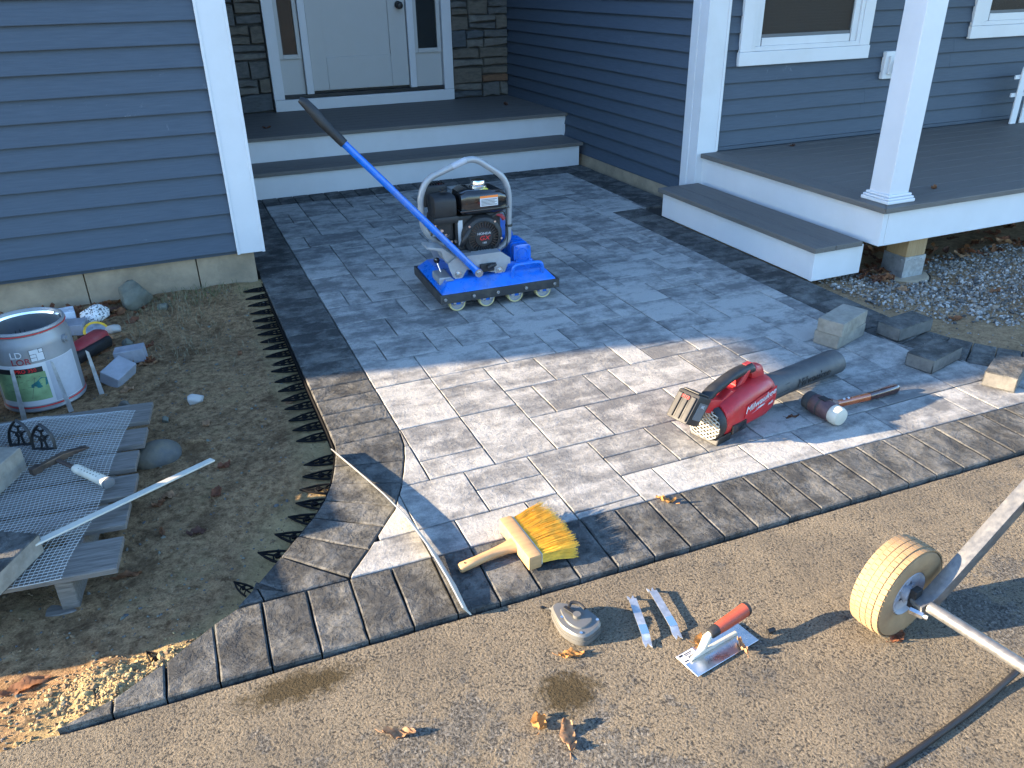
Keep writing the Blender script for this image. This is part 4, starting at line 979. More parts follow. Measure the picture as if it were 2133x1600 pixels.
bc.build('label_print', K['blackt'], lb)
cpb = MB().cyl((-.010, 0, .007), (.010, 0, .007), .0065, 12).build('plastic_cap', K['black'], smooth=True); cpb.location = G(1605, 1318, DZ); cpb.rotation_euler = (0, 0, R_(-2))
tag(cpb, 'tiny black plastic tube stub right of the trowel', 'cap')

# cart
ax = Vector((.155, -.988, 0)); ct = thing('wheeled_cart', 'grey tubular cart with a tan tyre standing on the driveway at the right edge', 'cart', (1.447, 1.030, -.0125))
zw = .123
def wheel(off):
    Mx = Matrix.Translation((off.x, off.y, zw)) @ ax.to_track_quat('Z', 'Y').to_matrix().to_4x4()
    tyre_prof = [(.060, -.034), (.075, -.040), (.100, -.043), (.116, -.039), (.122, -.030), (.124, -.012), (.1245, 0), (.124, .012), (.122, .030), (.116, .039), (.100, .043), (.075, .040), (.060, .034)]
    wl = MB().lathe([(.030, -.030), (.058, -.036), (.061, -.030), (.061, .030), (.058, .036), (.052, .026), (.030, .020)], 36, Mx).build('wheel', K['rim'], ct, smooth=True)
    MB().lathe(tyre_prof, 64, Mx).build('tyre', K['tanrub'], wl, smooth=True)
    tr_ = MB()
    for row, z0 in enumerate((-.031, -.0155, 0, .0155, .031)):
        rr = .1238 if abs(z0) < .03 else .1212
        for k in range(52):
            M = Mx @ Matrix.Rotation(2*math.pi*(k+.5*(row % 2))/52, 4, 'Z'); tr_.cbox((rr+.0002, 0, z0), (.0034, .0128, .0132), 0, M)
    tag(tr_.build('tread_blocks', K['tanrub'], wl), kind='stuff')
    for k in range(5):
        M = Mx @ Matrix.Rotation(2*math.pi*k/5, 4, 'Z'); MB().box(.016, .056, -.006, .006, .008, .024, 0, M).build('spoke', K['rim'], wl, bevel=.002)
    MB().lathe([(0, -.034), (.018, -.034), (.018, .040), (0, .040)], 20, Mx).build('hub', K['rim'], wl, smooth=True)
    MB().box(-.013, .013, -.026, .026, .041, .058, 0, Mx).build('hub_block', K['black'], wl, bevel=.002)
wheel(Vector((0, 0, 0)))
hb = ax*.066+Vector((0, 0, zw)); far = ax*.62+Vector((0, 0, zw))
MB().tube([hb+ax*.022, far], .0150, 14).build('axle_tube', K['alu'], ct, smooth=True)
MB().cyl(hb+Vector((-.024, .006, -.022)), hb+Vector((-.012, -.022, -.022)), .009, 6).cyl(hb+Vector((-.012, -.022, -.022)), hb+Vector((-.008, -.032, -.022)), .006, 10).build('axle_nut', K['steel'], ct)
arm = fillet([hb+Vector((-.014, .0, -.016)), hb+Vector((.030, .0, -.006)), hb+Vector((.135, .004, .090)), hb+Vector((.235, .012, .172)), hb+Vector((.62, .04, .48))], .05, 5)
MB().tube(arm, .0255, 4, True, 0, 1.0, (0, -.7, .7)).build('frame_arm', K['alu'], ct, bevel=.003, smooth=True)
wheel(ax*.66)
MB().tube([p+ax*.58 for p in arm], .0255, 4, True, 0, 1.0, (0, -.7, .7)).build('frame_arm', K['alu'], ct, bevel=.003, smooth=True)
MB().tube([arm[-2]+ax*.02, arm[-2]+ax*.56], .0125, 12).build('cross_bar', K['alu'], ct, smooth=True)

# hose on the driveway
hs = [G(1800, 1640, -.008), G(1860, 1596, -.008), G(1900, 1570, -.008), G(1960, 1527, -.008), G(2010, 1491, -.008), G(2060, 1451, -.006), G(2100, 1416, .0), G(2133, 1386, .01), G(2190, 1330, .04), G(2260, 1290, .02), G(2330, 1280, -.008)]
tag(MB().tube(fillet(hs, .03, 3), .0070, 10).build('cable', K['black'], smooth=True), 'thick black cable curving across the driveway in the lower right corner', 'cable')

# white strip on edge across the border corner, and the flat stick over the pallet
sp = [Vector((.346, 2.385, 0)), Vector((.392, 2.22, 0)), Vector((.437, 2.05, 0)), Vector((.468, 1.90, 0)), Vector((.486, 1.74, 0)), Vector((.494, 1.60, -.004)), Vector((.497, 1.488, -.012))]
m = MB(); n = len(sp)
vs = []
for i, p in enumerate(sp):
    t = (sp[min(i+1, n-1)]-sp[max(i-1, 0)]).normalized(); nn = Vector((-t.y, t.x, 0)); lift = .003+.006*math.sin(math.pi*i/(n-1)); hgt = .032; lean = -.021
    for s in (-1, 1):
        for z in (0, hgt): vs.append(p+nn*s*.0020+Vector((lean*z/hgt, 0, lift+z-.003)))
fs = []
for i in range(n-1):
    a, b = 4*i, 4*i+4
    fs += [(a, b, b+1, a+1), (a+2, a+3, b+3, b+2), (a, a+2, b+2, b), (a+1, b+1, b+3, a+3)]
fs += [(0, 1, 3, 2), (4*n-4, 4*n-2, 4*n-1, 4*n-3)]
tag(m.add(vs, fs).build('flexible_strip', K['stick'], smooth=True, auto=30), 'thin white flexible strip standing on edge across the curved border corner', 'strip')
a, b = Vector((-.538, 2.115, .098)), Vector((-.052, 2.455, .045)); d = (b-a); L_ = d.length; sd = d.cross(Vector((0, 0, 1))).normalized()*.012; up_ = Vector((0, 0, .006))
tag(MB().add([a-sd, a+sd, b+sd, b-sd, a-sd+up_, a+sd+up_, b+sd+up_, b-sd+up_], [(0, 3, 2, 1), (4, 5, 6, 7), (0, 1, 5, 4), (1, 2, 6, 5), (2, 3, 7, 6), (3, 0, 4, 7)]).build('flat_stick', K['stick'], bevel=.0015), 'long flat white stick lying over the wire mesh on the pallet', 'stick')
# ---------------------------------------------------------------- plastic paver edging along the curved border
ed = thing('paver_edging', 'black plastic paver edging with pointed loops spiked along the left border', 'edging', (.34, 2.9, -.05))
path = [Vector((.3475, 4.36-.03*k, -.030)) for k in range(0, 60)]
for (xa_, ya_), (xb_, yb_) in zip(OUTL[1:9], OUTL[2:9]): path += [Vector((xa_+(xb_-xa_)*t/6-.002, ya_+(yb_-ya_)*t/6, -.030)) for t in range(6)]
path = [p for p in path if p.y < 4.36]
rail = MB()
for zz, tt in ((-.034, .004),): 
    n = len(path); vs = []
    for i, p in enumerate(path):
        t = (path[min(i+1, n-1)]-path[max(i-1, 0)]).normalized(); nn = Vector((t.y, -t.x, 0))
        if nn.x > 0: nn = -nn
        for o, z in ((0, -.010), (.0035, -.010), (.0035, -.060), (0, -.060)): vs.append(Vector((p.x, p.y, z))+nn*o)
    rail.add(vs, [(4*i+k, 4*i+(k+1) % 4, 4*i+4+(k+1) % 4, 4*i+4+k) for i in range(n-1) for k in range(4)])
rail.build('edging_rail', K['edging'], ed, world=True)
def fin_mesh():
    m = MB(); w = .027; L = .108
    loop = [(0, -w), (.030, -w*.98), (.055, -w*.8), (.078, -w*.48), (L, 0), (.078, w*.48), (.055, w*.8), (.030, w*.98), (0, w)]
    m.tube([(-x, y, 0) for x, y in loop], .0042, 6)
    m.tube([(0, 0, 0), (-.03, 0, 0), (-.06, 0, 0), (-L, 0, 0)], .0034, 6)
    m.tube([(-.045, -w*.86, 0), (-.06, 0, 0), (-.045, w*.86, 0)], .003, 6)
    m.tube([(-.012, -w, 0), (-.030, 0, 0), (-.012, w, 0)], .003, 6)
    m.lathe([(.004, -.003), (.009, -.003), (.009, .004), (.004, .004)], 10, Matrix.Translation((-.045, 0, 0)))
    return m
fin0 = None; acc = 0; k = 0
for i in range(1, len(path)):
    acc += (path[i]-path[i-1]).length
    if acc > (.066 if path[i].y > 2.45 else .085):
        acc = 0; t = (path[i]-path[i-1]).normalized(); nx = Vector((t.y, -t.x, 0)); nx = -nx if nx.x > 0 else nx
        rz = math.atan2(-nx.y, -nx.x)
        if fin0 is None: fin0 = fin_mesh().build('edging_loop', K['edging'], ed, smooth=True); f_ = fin0
        else: f_ = fin0.copy(); C.objects.link(f_); f_.parent = ed
        p = path[i]; f_.location = Vector((p.x, p.y, max(-.050, soil_z(p.x-.05, p.y)+.006)))-ed.location; f_.rotation_euler = (0, random.uniform(-.06, .06), rz+random.uniform(-.05, .05))
for x, y in (OUTL[9], OUTL[12], OUTL[13]):
    f_ = fin0.copy(); C.objects.link(f_); f_.parent = ed; f_.location = Vector((x-.01, y+.02, -.028))-ed.location; f_.rotation_euler = (0, .15, R_(-55)); f_.scale = (.6, .6, 1)

# ---------------------------------------------------------------- pallet, mesh and the things on them
PZ = .050; prz = R_(-6.8)
pal = thing('pallet', 'weathered wooden pallet half covered with wire mesh at the left edge', 'pallet', (-.342, 1.985, -.085), (0, 0, prz))
# local x runs left (negative), local y away from the camera
hz = PZ+.085
yb = 0
for w_, gap_ in ((.148, .055), (.125, .032), (.128, .035), (.118, .036), (.122, .050), (.150, 0)):
    MB().box(-1.15, 0+random.uniform(-.012, .006), yb, yb+w_, hz-.018, hz).build('deck_board', K['palletw'], pal, bevel=.002, seg=1); yb += w_+gap_
for xx in (-1.13, -.62, -.16): MB().box(xx, xx+.045, .012, yb-.012, .018, hz-.0185).build('stringer', K['palletw'], pal, bevel=.003, seg=1)
for q in (0, .42, .84): MB().box(-1.15, -.02, q, q+.10, .0, .0178).build('bottom_board', K['palletw'], pal, bevel=.002, seg=1)
# wire mesh sheet
ms = thing('wire_mesh_sheet', 'galvanised wire mesh sheet draped over the pallet', 'wire mesh', (-.425, 2.0, PZ), (0, 0, prz))
def mz(x, y):
    z = .008+.010*(1+math.sin(x*9+y*5))*.5+.012*max(0, fbm(x, y, 5, 2))
    if y > .93: z -= (y-.93)*.35
    if x > -.02: z -= .1*(x+.02)
    return z
wires = MB(); sp_ = .0127
nx, ny = 62, 78
for i in range(nx+1):
    x = .0-i*sp_; pts = []
    for k in range(40):
        y = -.02+k*(1.02/39); xx = x+.025*smoothstep(.35, 1.0, y)-.045*smoothstep(.35, 0, y)+.006*math.sin(y*7); pts.append((xx, y, mz(xx, y)))
    wires.tube(pts, .00072, 3, False)
for j in range(ny+1):
    y = -.02+j*1.02/ny; pts = []
    for k in range(26):
        x = .004-k*(.79/25); xx = x+.025*smoothstep(.35, 1.0, y)-.045*smoothstep(.35, 0, y)+.006*math.sin(y*7); pts.append((xx, y, mz(xx, y)))
    wires.tube(pts, .00072, 3, False)
tag(wires.build('wires', K['wire'], ms), kind='stuff')

# brick hammer
hm = thing('brick_hammer', 'steel brick hammer with pale rubber grip resting on the wire mesh', 'hammer', (-.515, 2.585, PZ+.030), (0, 0, R_(-52)))
hm_h = MB().loft([(-.012, -.075, .012, .012, .012, 4), (.012, -.075, .012, .012, .012, 4)], 12)
hm_h = MB()
for i, (yq, w, h, zc_) in enumerate([]): pass
ring_ = lambda y, w, h, z: [(-w, y, z-h), (w, y, z-h), (w, y, z+h), (-w, y, z+h)]
secs = [ring_(-.085, .011, .011, .016), ring_(-.055, .012, .012, .016), ring_(-.048, .008, .009, .016), ring_(-.02, .009, .010, .016), ring_(.02, .010, .011, .016), ring_(.06, .011, .007, .013), ring_(.11, .013, .0025, .004)]
vs = [p for r in secs for p in r]
hm_h.add(vs, [(0, 3, 2, 1), tuple(4*(len(secs)-1)+k for k in range(4))]+[(4*i+k, 4*i+(k+1) % 4, 4*i+4+(k+1) % 4, 4*i+4+k) for i in range(len(secs)-1) for k in range(4)])
hm_h.build('hammer_head', K['hamsteel'], hm, bevel=.002)
MB().tube([(0, 0, .016), (.05, 0, .014), (.10, 0, .012)], [.010, .008, .009], 10, True, 0, .7).build('shaft', K['hamsteel'], hm, smooth=True)
gp = MB().loft([(.095, 0, .012, .013, .011, 2.4), (.11, 0, .011, .016, .013, 2.4), (.17, 0, .008, .0155, .0135, 2.4), (.235, 0, .005, .0175, .015, 2.4), (.25, 0, .0045, .020, .017, 2.4)], 18).build('grip', K['hamgrip'], hm, smooth=True)
MB().loft([(.2505, 0, .0045, .0202, .0172, 2.4), (.258, 0, .004, .0195, .0165, 2.4), (.260, 0, .004, .014, .012, 2.2)], 18).build('grip_end', K['greyt'], gp, smooth=True)
gd = MB()
for k in range(7):
    for s in (-.006, .006): gd.cyl((.125+k*.014, s, .0215-k*.0004), (.125+k*.014, s, .0228-k*.0004), .0022, 6)
gd.build('grip_dimples', K['hamsteel'], gp)

# spare edging section with two upright loops
for kx, (p, lab) in enumerate((((-.640, 2.79), 'upright black plastic edging loop on the pallet, left one of the pair'), ((-.565, 2.725), 'upright black plastic edging loop on the pallet, right one of the pair beside the hammer'))):
    m = MB(); w = .036; L = .092
    ol = [(-w, 0), (-w, .030), (-w*.88, .052), (-w*.5, .076), (0, L), (w*.5, .076), (w*.88, .052), (w, .030), (w, 0)]
    m.tube([(x, 0, z) for x, z in ol], .0048, 4, True, 0, 2.0, (0, 1, 0)); m.tube([(-w, 0, .004), (w, 0, .004)], .0048, 4, True, 0, 2.0, (0, 1, 0))
    for q in ([(-w*.8, .055), (-.008, .046)], [(w*.8, .055), (.008, .046)], [(0, .05), (0, .072)], [(-.012, .074), (0, .066)], [(.012, .074), (0, .066)], [(-.010, .0), (-.004, .034)], [(.012, .0), (.006, .034)]): m.tube([(x, 0, z) for x, z in q], .0035, 4, True, 0, 2.0, (0, 1, 0))
    m.lathe([(.006, -.006), (.011, -.006), (.011, .006), (.006, .006), (.006, -.006)], 12, Matrix.Translation((0, 0, .042)) @ Matrix.Rotation(R_(90), 4, 'X'))
    o = m.build('edging_loop_section', K['black'], smooth=True, auto=30); o.location = (*p, PZ+.016); o.rotation_euler = (R_(-8), 0, R_(-22)); tag(o, lab, 'edging', 'spare edging loops on the pallet')
loose((-.735, 2.545, PZ+.012), R_(62), 'rough grey paver block cut by the left edge beside the hammer', 'pside', 'pside', sz=(.25, .16, .085), grp='grey blocks weighing down the mesh')
loose((-.628, 2.055, PZ+.012), R_(60), 'grey paver block on the near corner of the pallet holding the mesh down', 'border', 'pside', sz=(.235, .118, .062), grp='grey blocks weighing down the mesh')

# ---------------------------------------------------------------- paint bucket
BZ = -.055; bk = thing('paint_bucket', 'open grey metal paint bucket with green picture label at the left edge', 'bucket', (-.645, 3.445, BZ), (0, 0, 0))
H_ = .335
shell = MB().lathe([(0, .004), (.146, .004), (.150, .0), (.153, .006), (.150, .014), (.150, .262), (.146, .285), (.139, .300), (.136, .312), (.143, .318), (.147, .326), (.145, .334), (.139, .335), (.135, .330), (.133, .314), (.136, .298), (.144, .280), (.146, .02), (0, .018)], 56).build('bucket_shell', K['bucket'], bk, smooth=True)
MB().lathe([(.1305, .3135), (.1335, .322)], 56).build('inner_lip', K['chrome'], shell, smooth=True)
MB().lathe([(.1435, .3175), (.1478, .3195), (.1478, .3225), (.1435, .3215)], 56).build('red_rim_line', K['redt'], shell)
MB().lathe([(.1508, .018), (.1508, .023)], 56).build('red_base_line', K['redt'], shell)
MB().lathe([(.1445, .04), (.1445, .278)], 48).build('inside_film', K['bucketin'], shell, smooth=True)
def wrap(a0, z0, r=.1512): return lambda x, y, d: Vector(((r+d)*math.cos(a0+x/r), (r+d)*math.sin(a0+x/r), z0+y))
def band(r, a0, a1, z0, z1, name, mat):
    return MB().lathe([(r, z0), (r, z1)], 24, None, 0, R_(a0), R_(a1)).build(name, mat, shell, smooth=True)
band(.1506, -150, -18, .028, .205, 'label_sheet', K['whitet'])
band(.1510, -148, -72, .050, .168, 'green_picture', K['green'])
band(.1512, -148, -74, .168, .190, 'black_title_band', K['blackt'])
band(.1511, -68, -20, .032, .203, 'text_panel', K['paper'])
text('title_text', 'd PRO 350', .021, K['redt'], shell, wrap(R_(-100), .179, .1515))
text('sub_text', 'and S', .013, K['blackt'], shell, wrap(R_(-110), .160, .1515))
text('name_text', 'LD', .036, K['whitet'], shell, wrap(R_(-103), .246))
text('name_text', 'LOR', .036, K['redd'], shell, wrap(R_(-99), .217))
lg = MB(); wr = wrap(R_(-76), .238, .1512)
def cell(x0, x1, y0, y1, d0, d1, mb):
    vs = [wr(x, y, d) for d in (d0, d1) for x, y in ((x0, y0), (x1, y0), (x1, y1), (x0, y1))]
    mb.add(vs, [(4, 5, 6, 7), (0, 1, 5, 4), (1, 2, 6, 5), (2, 3, 7, 6), (3, 0, 4, 7)])
cell(-.0245, .0245, -.0245, .0245, 0, .0004, lg); lg.build('logo_back', K['blackt'], shell)
lw = MB()
for q in ((-.023, .008, .006, .023), (.010, .023, .010, .023), (-.023, -.003, -.008, .004), (-.001, .023, -.023, .008), (-.023, -.003, -.023, -.010)): cell(q[0], q[1], q[2], q[3], .0004, .0008, lw)
lw.build('logo_tiles', K['whitet'], shell)
wr2 = wrap(R_(-84), .12, .1514); bt_ = MB()
bt_.add([wr2(x, y, .0002) for x, y in ((-.03, -.012), (.0, -.018), (.03, -.008), (.032, .02), (.012, .026), (-.005, .012), (-.028, .0))], [tuple(range(7))]); bt_.build('boot_picture', K['teal'], shell)
jl = MB(); wr3 = wrap(R_(-110), .11, .1513)
for (x0, y0, x1, y1) in ((-.06, -.02, .08, .01), (-.06, .01, .08, .04), (-.03, -.05, .0, .03), (.03, -.05, .06, .04)):
    n_ = Vector((y0-y1, x1-x0, 0)).normalized()*.0007
    for k in range(6):
        a, b = k/6, (k+1)/6
        q = [(x0+(x1-x0)*t+s*n_.x, y0+(y1-y0)*t+s*n_.y) for t, s in ((a, -1), (b, -1), (b, 1), (a, 1))]; jl.add([wr3(x, y, 0) for x, y in q], [(0, 1, 2, 3)])
jl.build('picture_joints', K['rockd'], shell)
ea = Vector((.1475*math.cos(R_(-28)), .1475*math.sin(R_(-28)), .262)); eo = Vector((math.cos(R_(-28)), math.sin(R_(-28)), 0))
MB().cyl(ea-eo*.002, ea+eo*.012, .016, 18).cyl(ea+eo*.012, ea+eo*.020, .009, 14).build('bail_ear', K['bucket'], bk, smooth=True)
e2 = Vector((.1475*math.cos(R_(152)), .1475*math.sin(R_(152)), .262))
bail = [ea+eo*.018]+[ea.lerp(e2, t)+Vector((.17*math.sin(math.pi*t)*math.cos(R_(62)), .17*math.sin(math.pi*t)*math.sin(R_(62)), -.11*math.sin(math.pi*t))) for t in (.08, .2, .35, .5, .65, .8, .92)]+[e2-eo*.018]
MB().tube(bail, .0022, 6).build('bail_wire', K['hamsteel'], bk, smooth=True)
# flat metal stakes leaning round the bucket
for i, (a_, b_, lab) in enumerate((((42, 850), (22, 772), 'grey flat metal stake standing in front of the bucket label, left of two'), ((142, 835), (106, 756), 'grey flat metal stake standing in front of the bucket label, right of two'), ((213, 822), (180, 735), 'grey flat metal stake standing right of the bucket by the cut pavers'))):
    yy = 3.265 if i < 2 else G(a_[0], a_[1], -.06).y
    d1 = RT*(a_[0]-PW/2)+UP*(PH/2-a_[1])+_fw*FPX; d2 = RT*(b_[0]-PW/2)+UP*(PH/2-b_[1])+_fw*FPX
    p = Vector((d1.x*yy/d1.y, yy, -.075)); q = Vector((d2.x*(yy+.01)/d2.y, yy+.01, HC+d2.z*(yy+.01)/d2.y))
    sd = Vector((.0095, .001, 0)); th = Vector((0, .0018, 0))
    o = MB().add([p-sd, p+sd, q+sd, q-sd*.2+Vector((0, 0, .012)), p-sd+th, p+sd+th, q+sd+th, q-sd*.2+th+Vector((0, 0, .012))], [(0, 1, 2, 3), (7, 6, 5, 4), (0, 4, 5, 1), (1, 5, 6, 2), (2, 6, 7, 3), (3, 7, 4, 0)]).build('metal_stake', K['galv'], bevel=.0004, seg=1)
    tag(o, lab, 'stake', 'metal stakes by the bucket')

# ---------------------------------------------------------------- stones and offcuts by the wall
def rock(loc, size, rz, mat, name, label, cat, seed=0, rough=.22, cuts=14, lvl=2, flat=.0):
    bm = bmesh.new(); bmesh.ops.create_icosphere(bm, subdivisions=3, radius=1); r = random.Random(seed)
    for _ in range(cuts):
        nv = Vector((r.uniform(-1, 1), r.uniform(-1, 1), r.uniform(-.6, 1))).normalized(); dd = r.uniform(.50, .80)
        for v in bm.verts:
            e = v.co.dot(nv)-dd
            if e > 0: v.co -= nv*e
    from mathutils import noise as mn
    for v in bm.verts: v.co += v.co.normalized()*mn.noise(v.co*2.2+Vector((seed, 0, 0)))*rough*.35
    for f in bm.faces: f.smooth = True
    for e in bm.edges:
        if len(e.link_faces) == 2 and e.calc_face_angle(0) > .25: e.smooth = False
    me = bpy.data.meshes.new(name); bm.to_mesh(me); bm.free(); me.materials.append(mat)
    o = bpy.data.objects.new(name, me); C.objects.link(o); o.scale = size; o.location = loc; o.rotation_euler = (0, 0, rz)
    return tag(o, label, cat)
rock((-.278, 4.285, .035), (.105, .085, .085), .4, K['rock'], 'field_stone', 'large angular grey-green stone against the house foundation', 'stone', 3)
rock((-.475, 4.195, .005), (.088, .070, .060), .5, K['granite'], 'granite_stone', 'speckled black and white granite stone behind the bucket', 'stone', 17, .05, 16)
rock((-.078, 3.13, -.045), (.048, .030, .024), .2, K['whiterock'], 'white_stone', 'small white stone lying alone on the bare soil', 'stone', 5, .1)
rock((-.235, 2.735, -.050), (.085, .065, .055), .3, K['rockd'], 'dark_cobble', 'round dark cobble half buried at the edge of the pallet', 'stone', 9, .06, 0)
def block(loc, rz, sz, label, tilt=(0, 0), mat='cut'):
    o = MB().box(-sz[0]/2, sz[0]/2, -sz[1]/2, sz[1]/2, 0, sz[2]).build('paver_offcut', K[mat], bevel=.004); o.location = loc; o.rotation_euler = (tilt[0], tilt[1], rz); return tag(o, label, 'paver', 'cut paver pieces by the bucket')
block((-.565, 4.085, -.045), R_(-12), (.105, .10, .062), 'pale cut paver block right behind the bucket rim')
block((-.625, 4.235, -.03), R_(8), (.12, .09, .06), 'pale cut paver wrapped in torn plastic behind the bucket', mat='plasticw')
block((-.372, 3.475, -.045), R_(52), (.125, .085, .062), 'pale cut paver tipped on its edge by the metal stake', (R_(24), R_(-10)))
block((-.315, 3.640, -.048), R_(-6), (.125, .072, .064), 'pale cut paver lying behind the tipped one', (0, R_(-3)))
# red tool lying behind the bucket
rt_ = thing('red_tool', 'red and black cordless tool lying on the ground behind the bucket', 'tool', (-.475, 3.83, -.045), (0, 0, R_(52)))
MB().loft([(-.13, 0, .038, .030, .026, 3), (-.12, 0, .040, .040, .034, 3.4), (.0, 0, .044, .042, .036, 3.4), (.055, 0, .046, .040, .036, 3.4), (.075, 0, .046, .030, .028, 3)], 18).build('tool_body', K['redd'], rt_, smooth=True)
MB().loft([(-.16, -.03, .03, .03, .028, 3.4), (.05, -.035, .032, .028, .026, 3.4), (.06, -.035, .032, .02, .02, 3)], 14).build('tool_grip', K['black'], rt_, smooth=True)
sv = thing('scrap_saw_blade', 'yellow diamond blade edge sticking out beside the cut paver behind the bucket', 'blade', (-.47, 4.03, -.03), (R_(35), R_(-10), R_(35)))
MB().lathe([(.01, 0), (.055, 0), (.055, .003), (.01, .003), (.01, 0)], 32).build('blade_disc', K['galv'], sv)
MB().lathe([(.046, -.001), (.058, -.001), (.058, .004), (.046, .004), (.046, -.001)], 32).build('blade_rim', K['bristle'], sv)

# ---------------------------------------------------------------- leaves
def leaf_mesh(L, w, curl, fold, seed):
    r = random.Random(seed); m = MB(); nu, nv = 12, 6; ph = r.uniform(0, 6)
    def fn(u, v):
        t = u; s = v*2-1
        wid = w*(math.sin(math.pi*min(1, t*.94+.03))**.75)*(1-.25*t)*(1+.04*math.sin(t*17+ph))
        x = (t-.5)*L; yy = s*wid*.5
        ang = s*fold; y = math.sin(ang)/max(fold, .01)*wid*.5 if fold > .05 else yy
        z = (1-math.cos(ang))/max(fold, .01)*wid*.5 if fold > .05 else 0
        c = (t-.5)*curl
        z2 = z+L*.5*(1-math.cos(c*2))*.5+.006*math.sin(t*9+ph)*abs(s)+.004*math.sin(t*23+s*5+ph)
        return (x*math.cos(c*.5), y, z2)
    m.grid(nu, nv, fn)
    m.tube([(-L*.5, 0, .001), (-L*.62, .002, .004), (-L*.72, .006, .006)], .0009, 4)
    return m
LN = [0]
def leaf(p, z, L, w, curl, fold, rz, mi, label, tilt=(0, 0), group='fallen leaves'):
    LN[0] += 1
    o = leaf_mesh(L, w, curl, fold, LN[0]*7).build('fallen_leaf', K['leaf'][mi], None, smooth=True, auto=80)
    o.location = (p[0], p[1], z+.003); o.rotation_euler = (tilt[0], tilt[1], rz); return tag(o, label, 'leaf', group)
g2 = lambda x, y, z=0: G(x, y, z)
leaf(g2(1386, 1046), .0, .075, .042, 1.2, .9, R_(115), 1, 'bright orange curled leaf standing on the dark front border pavers', (.5, .2))
leaf(g2(832, 1530, DZ), DZ, .075, .030, .8, .7, R_(-25), 3, 'tan folded leaf alone on the driveway, leftmost of those below the patio')
leaf(g2(1120, 1512, DZ), DZ, .055, .05, 1.4, 1.0, R_(70), 1, 'golden crumpled leaf on the driveway, left one of the upright pair', (.35, .2))
leaf(g2(1180, 1535, DZ), DZ, .080, .048, .9, 1.0, R_(75), 3, 'tan upright curled leaf on the driveway, right one of the pair', (.3, -.15))
leaf(g2(1190, 1366, DZ), DZ, .065, .030, 1.0, .9, R_(-18), 1, 'orange-tan curled leaf against the near end of the grey reel')
leaf(g2(1462, 1338, DZ), DZ, .06, .040, 1.0, .9, R_(10), 1, 'brown leaf tucked behind the trowel blade', (.2, .3))
leaf(Vector((1.058, 1.105, 0)), DZ+.006, .055, .034, .8, 2.2, R_(80), 3, 'rolled tan leaf lying across the edge of the trowel blade')
leaf(g2(1868, 1332, DZ), DZ, .05, .035, .9, .7, R_(10), 2, 'crushed rust leaf under the tan tyre')
lz = lambda p: soil_z(p.x, p.y)
def sl_leaf(px, py, *a):
    p = G(px, py, -.055); leaf(p, lz(p), *a)
sl_leaf(52, 1432, .115, .05, .6, .5, R_(8), 0, 'large smooth brown leaf on the lit sand in the lower left corner')
sl_leaf(308, 761, .085, .032, .5, .6, R_(4), 3, 'long tan leaf lying right of the cut pavers')
sl_leaf(607, 827, .075, .045, .4, .4, R_(48), 3, 'tan leaf resting on the edging loops beside the border')
sl_leaf(355, 1030, .055, .042, .5, .4, R_(-20), 3, 'pale tan leaf on the soil beside the pallet under the stick')
sl_leaf(330, 1048, .045, .032, .8, .6, R_(30), 0, 'small red-brown leaf touching the pale leaf beside the pallet')
sl_leaf(452, 1030, .07, .045, 1.3, 1.0, R_(70), 2, 'rust curled leaf standing on the bare soil below the stick tip')
sl_leaf(468, 974, .05, .045, 1.2, .9, R_(20), 2, 'rust leaf lying just past the stick tip')
sl_leaf(408, 1106, .06, .045, 1.0, .8, R_(-10), 4, 'dark shrivelled leaf in the middle of the bare soil')
sl_leaf(337, 1105, .045, .022, .6, .8, R_(100), 0, 'narrow brown leaf upright on the soil right of the pallet boards')
sl_leaf(262, 1195, .085, .030, .7, .8, R_(-5), 0, 'brown leaf poking out below the near pallet board')
sl_leaf(265, 810, .06, .048, .6, .4, R_(30), 3, 'crumpled brown leaf behind the far mesh corner')
sl_leaf(222, 618, .085, .060, .8, .6, R_(15), 0, 'copper leaf lying on the granite stone by the foundation')
sl_leaf(185, 610, .07, .04, .8, .6, R_(35), 0, 'copper leaf left of the granite stone against the foundation')
sl_leaf(330, 592, .06, .035, .8, .7, R_(60), 3, 'pinkish leaf standing behind the large angular stone')
sl_leaf(358, 640, .05, .028, .4, .4, R_(55), 3, 'tan leaf on the grass right of the large angular stone')
sl_leaf(20, 650, .09, .04, .7, .6, R_(0), 0, 'brown leaf against the foundation at the left edge')
sl_leaf(95, 632, .07, .05, 1.0, .9, R_(20), 2, 'dark red leaf heap against the foundation behind the bucket')
sl_leaf(500, 735, .05, .022, .5, .4, R_(75), 0, 'small red-brown leaf on the sand left of the edging')
sl_leaf(430, 880, .05, .040, 1.4, 1.0, R_(70), 3, 'pale curled leaf standing in the lit sand below the white stone')
leaf(Vector((.50, 6.15, 0)), .0, .075, .065, 1.0, .9, R_(20), 3, 'brown leaf in the corner of the lower step by the garage corner board', (.4, 0))
leaf(Vector((.80, 7.0, 0)), .381, .07, .035, 1.0, .8, R_(5), 2, 'red-brown leaf on the landing left of the door')
leaf(Vector((3.02, 7.25, 0)), .381, .06, .06, 1.6, 1.0, R_(40), 4, 'dark curled leaf on the landing near the blue side wall', (.6, 0))
leaf(G(1945, 393, .367), .367, .05, .04, 1.3, 1.0, R_(30), 0, 'brown curled leaf on the porch deck right of the post')
leaf(Vector((4.05, 4.50, 0)), .367, .05, .03, .6, .6, R_(10), 4, 'dark leaf on the porch deck against the wall below the window')
p = G(1880, 605, -.04); leaf(p, soilr_z(p.x, p.y)+.012, .085, .070, .5, .5, R_(40), 3, 'large pinkish tan leaf on the gravel in front of the porch pier')
p = G(2075, 600, -.04); leaf(p, soilr_z(p.x, p.y)+.012, .085, .040, .5, .5, R_(5), 0, 'brown leaf lying flat on the gravel near the right edge')
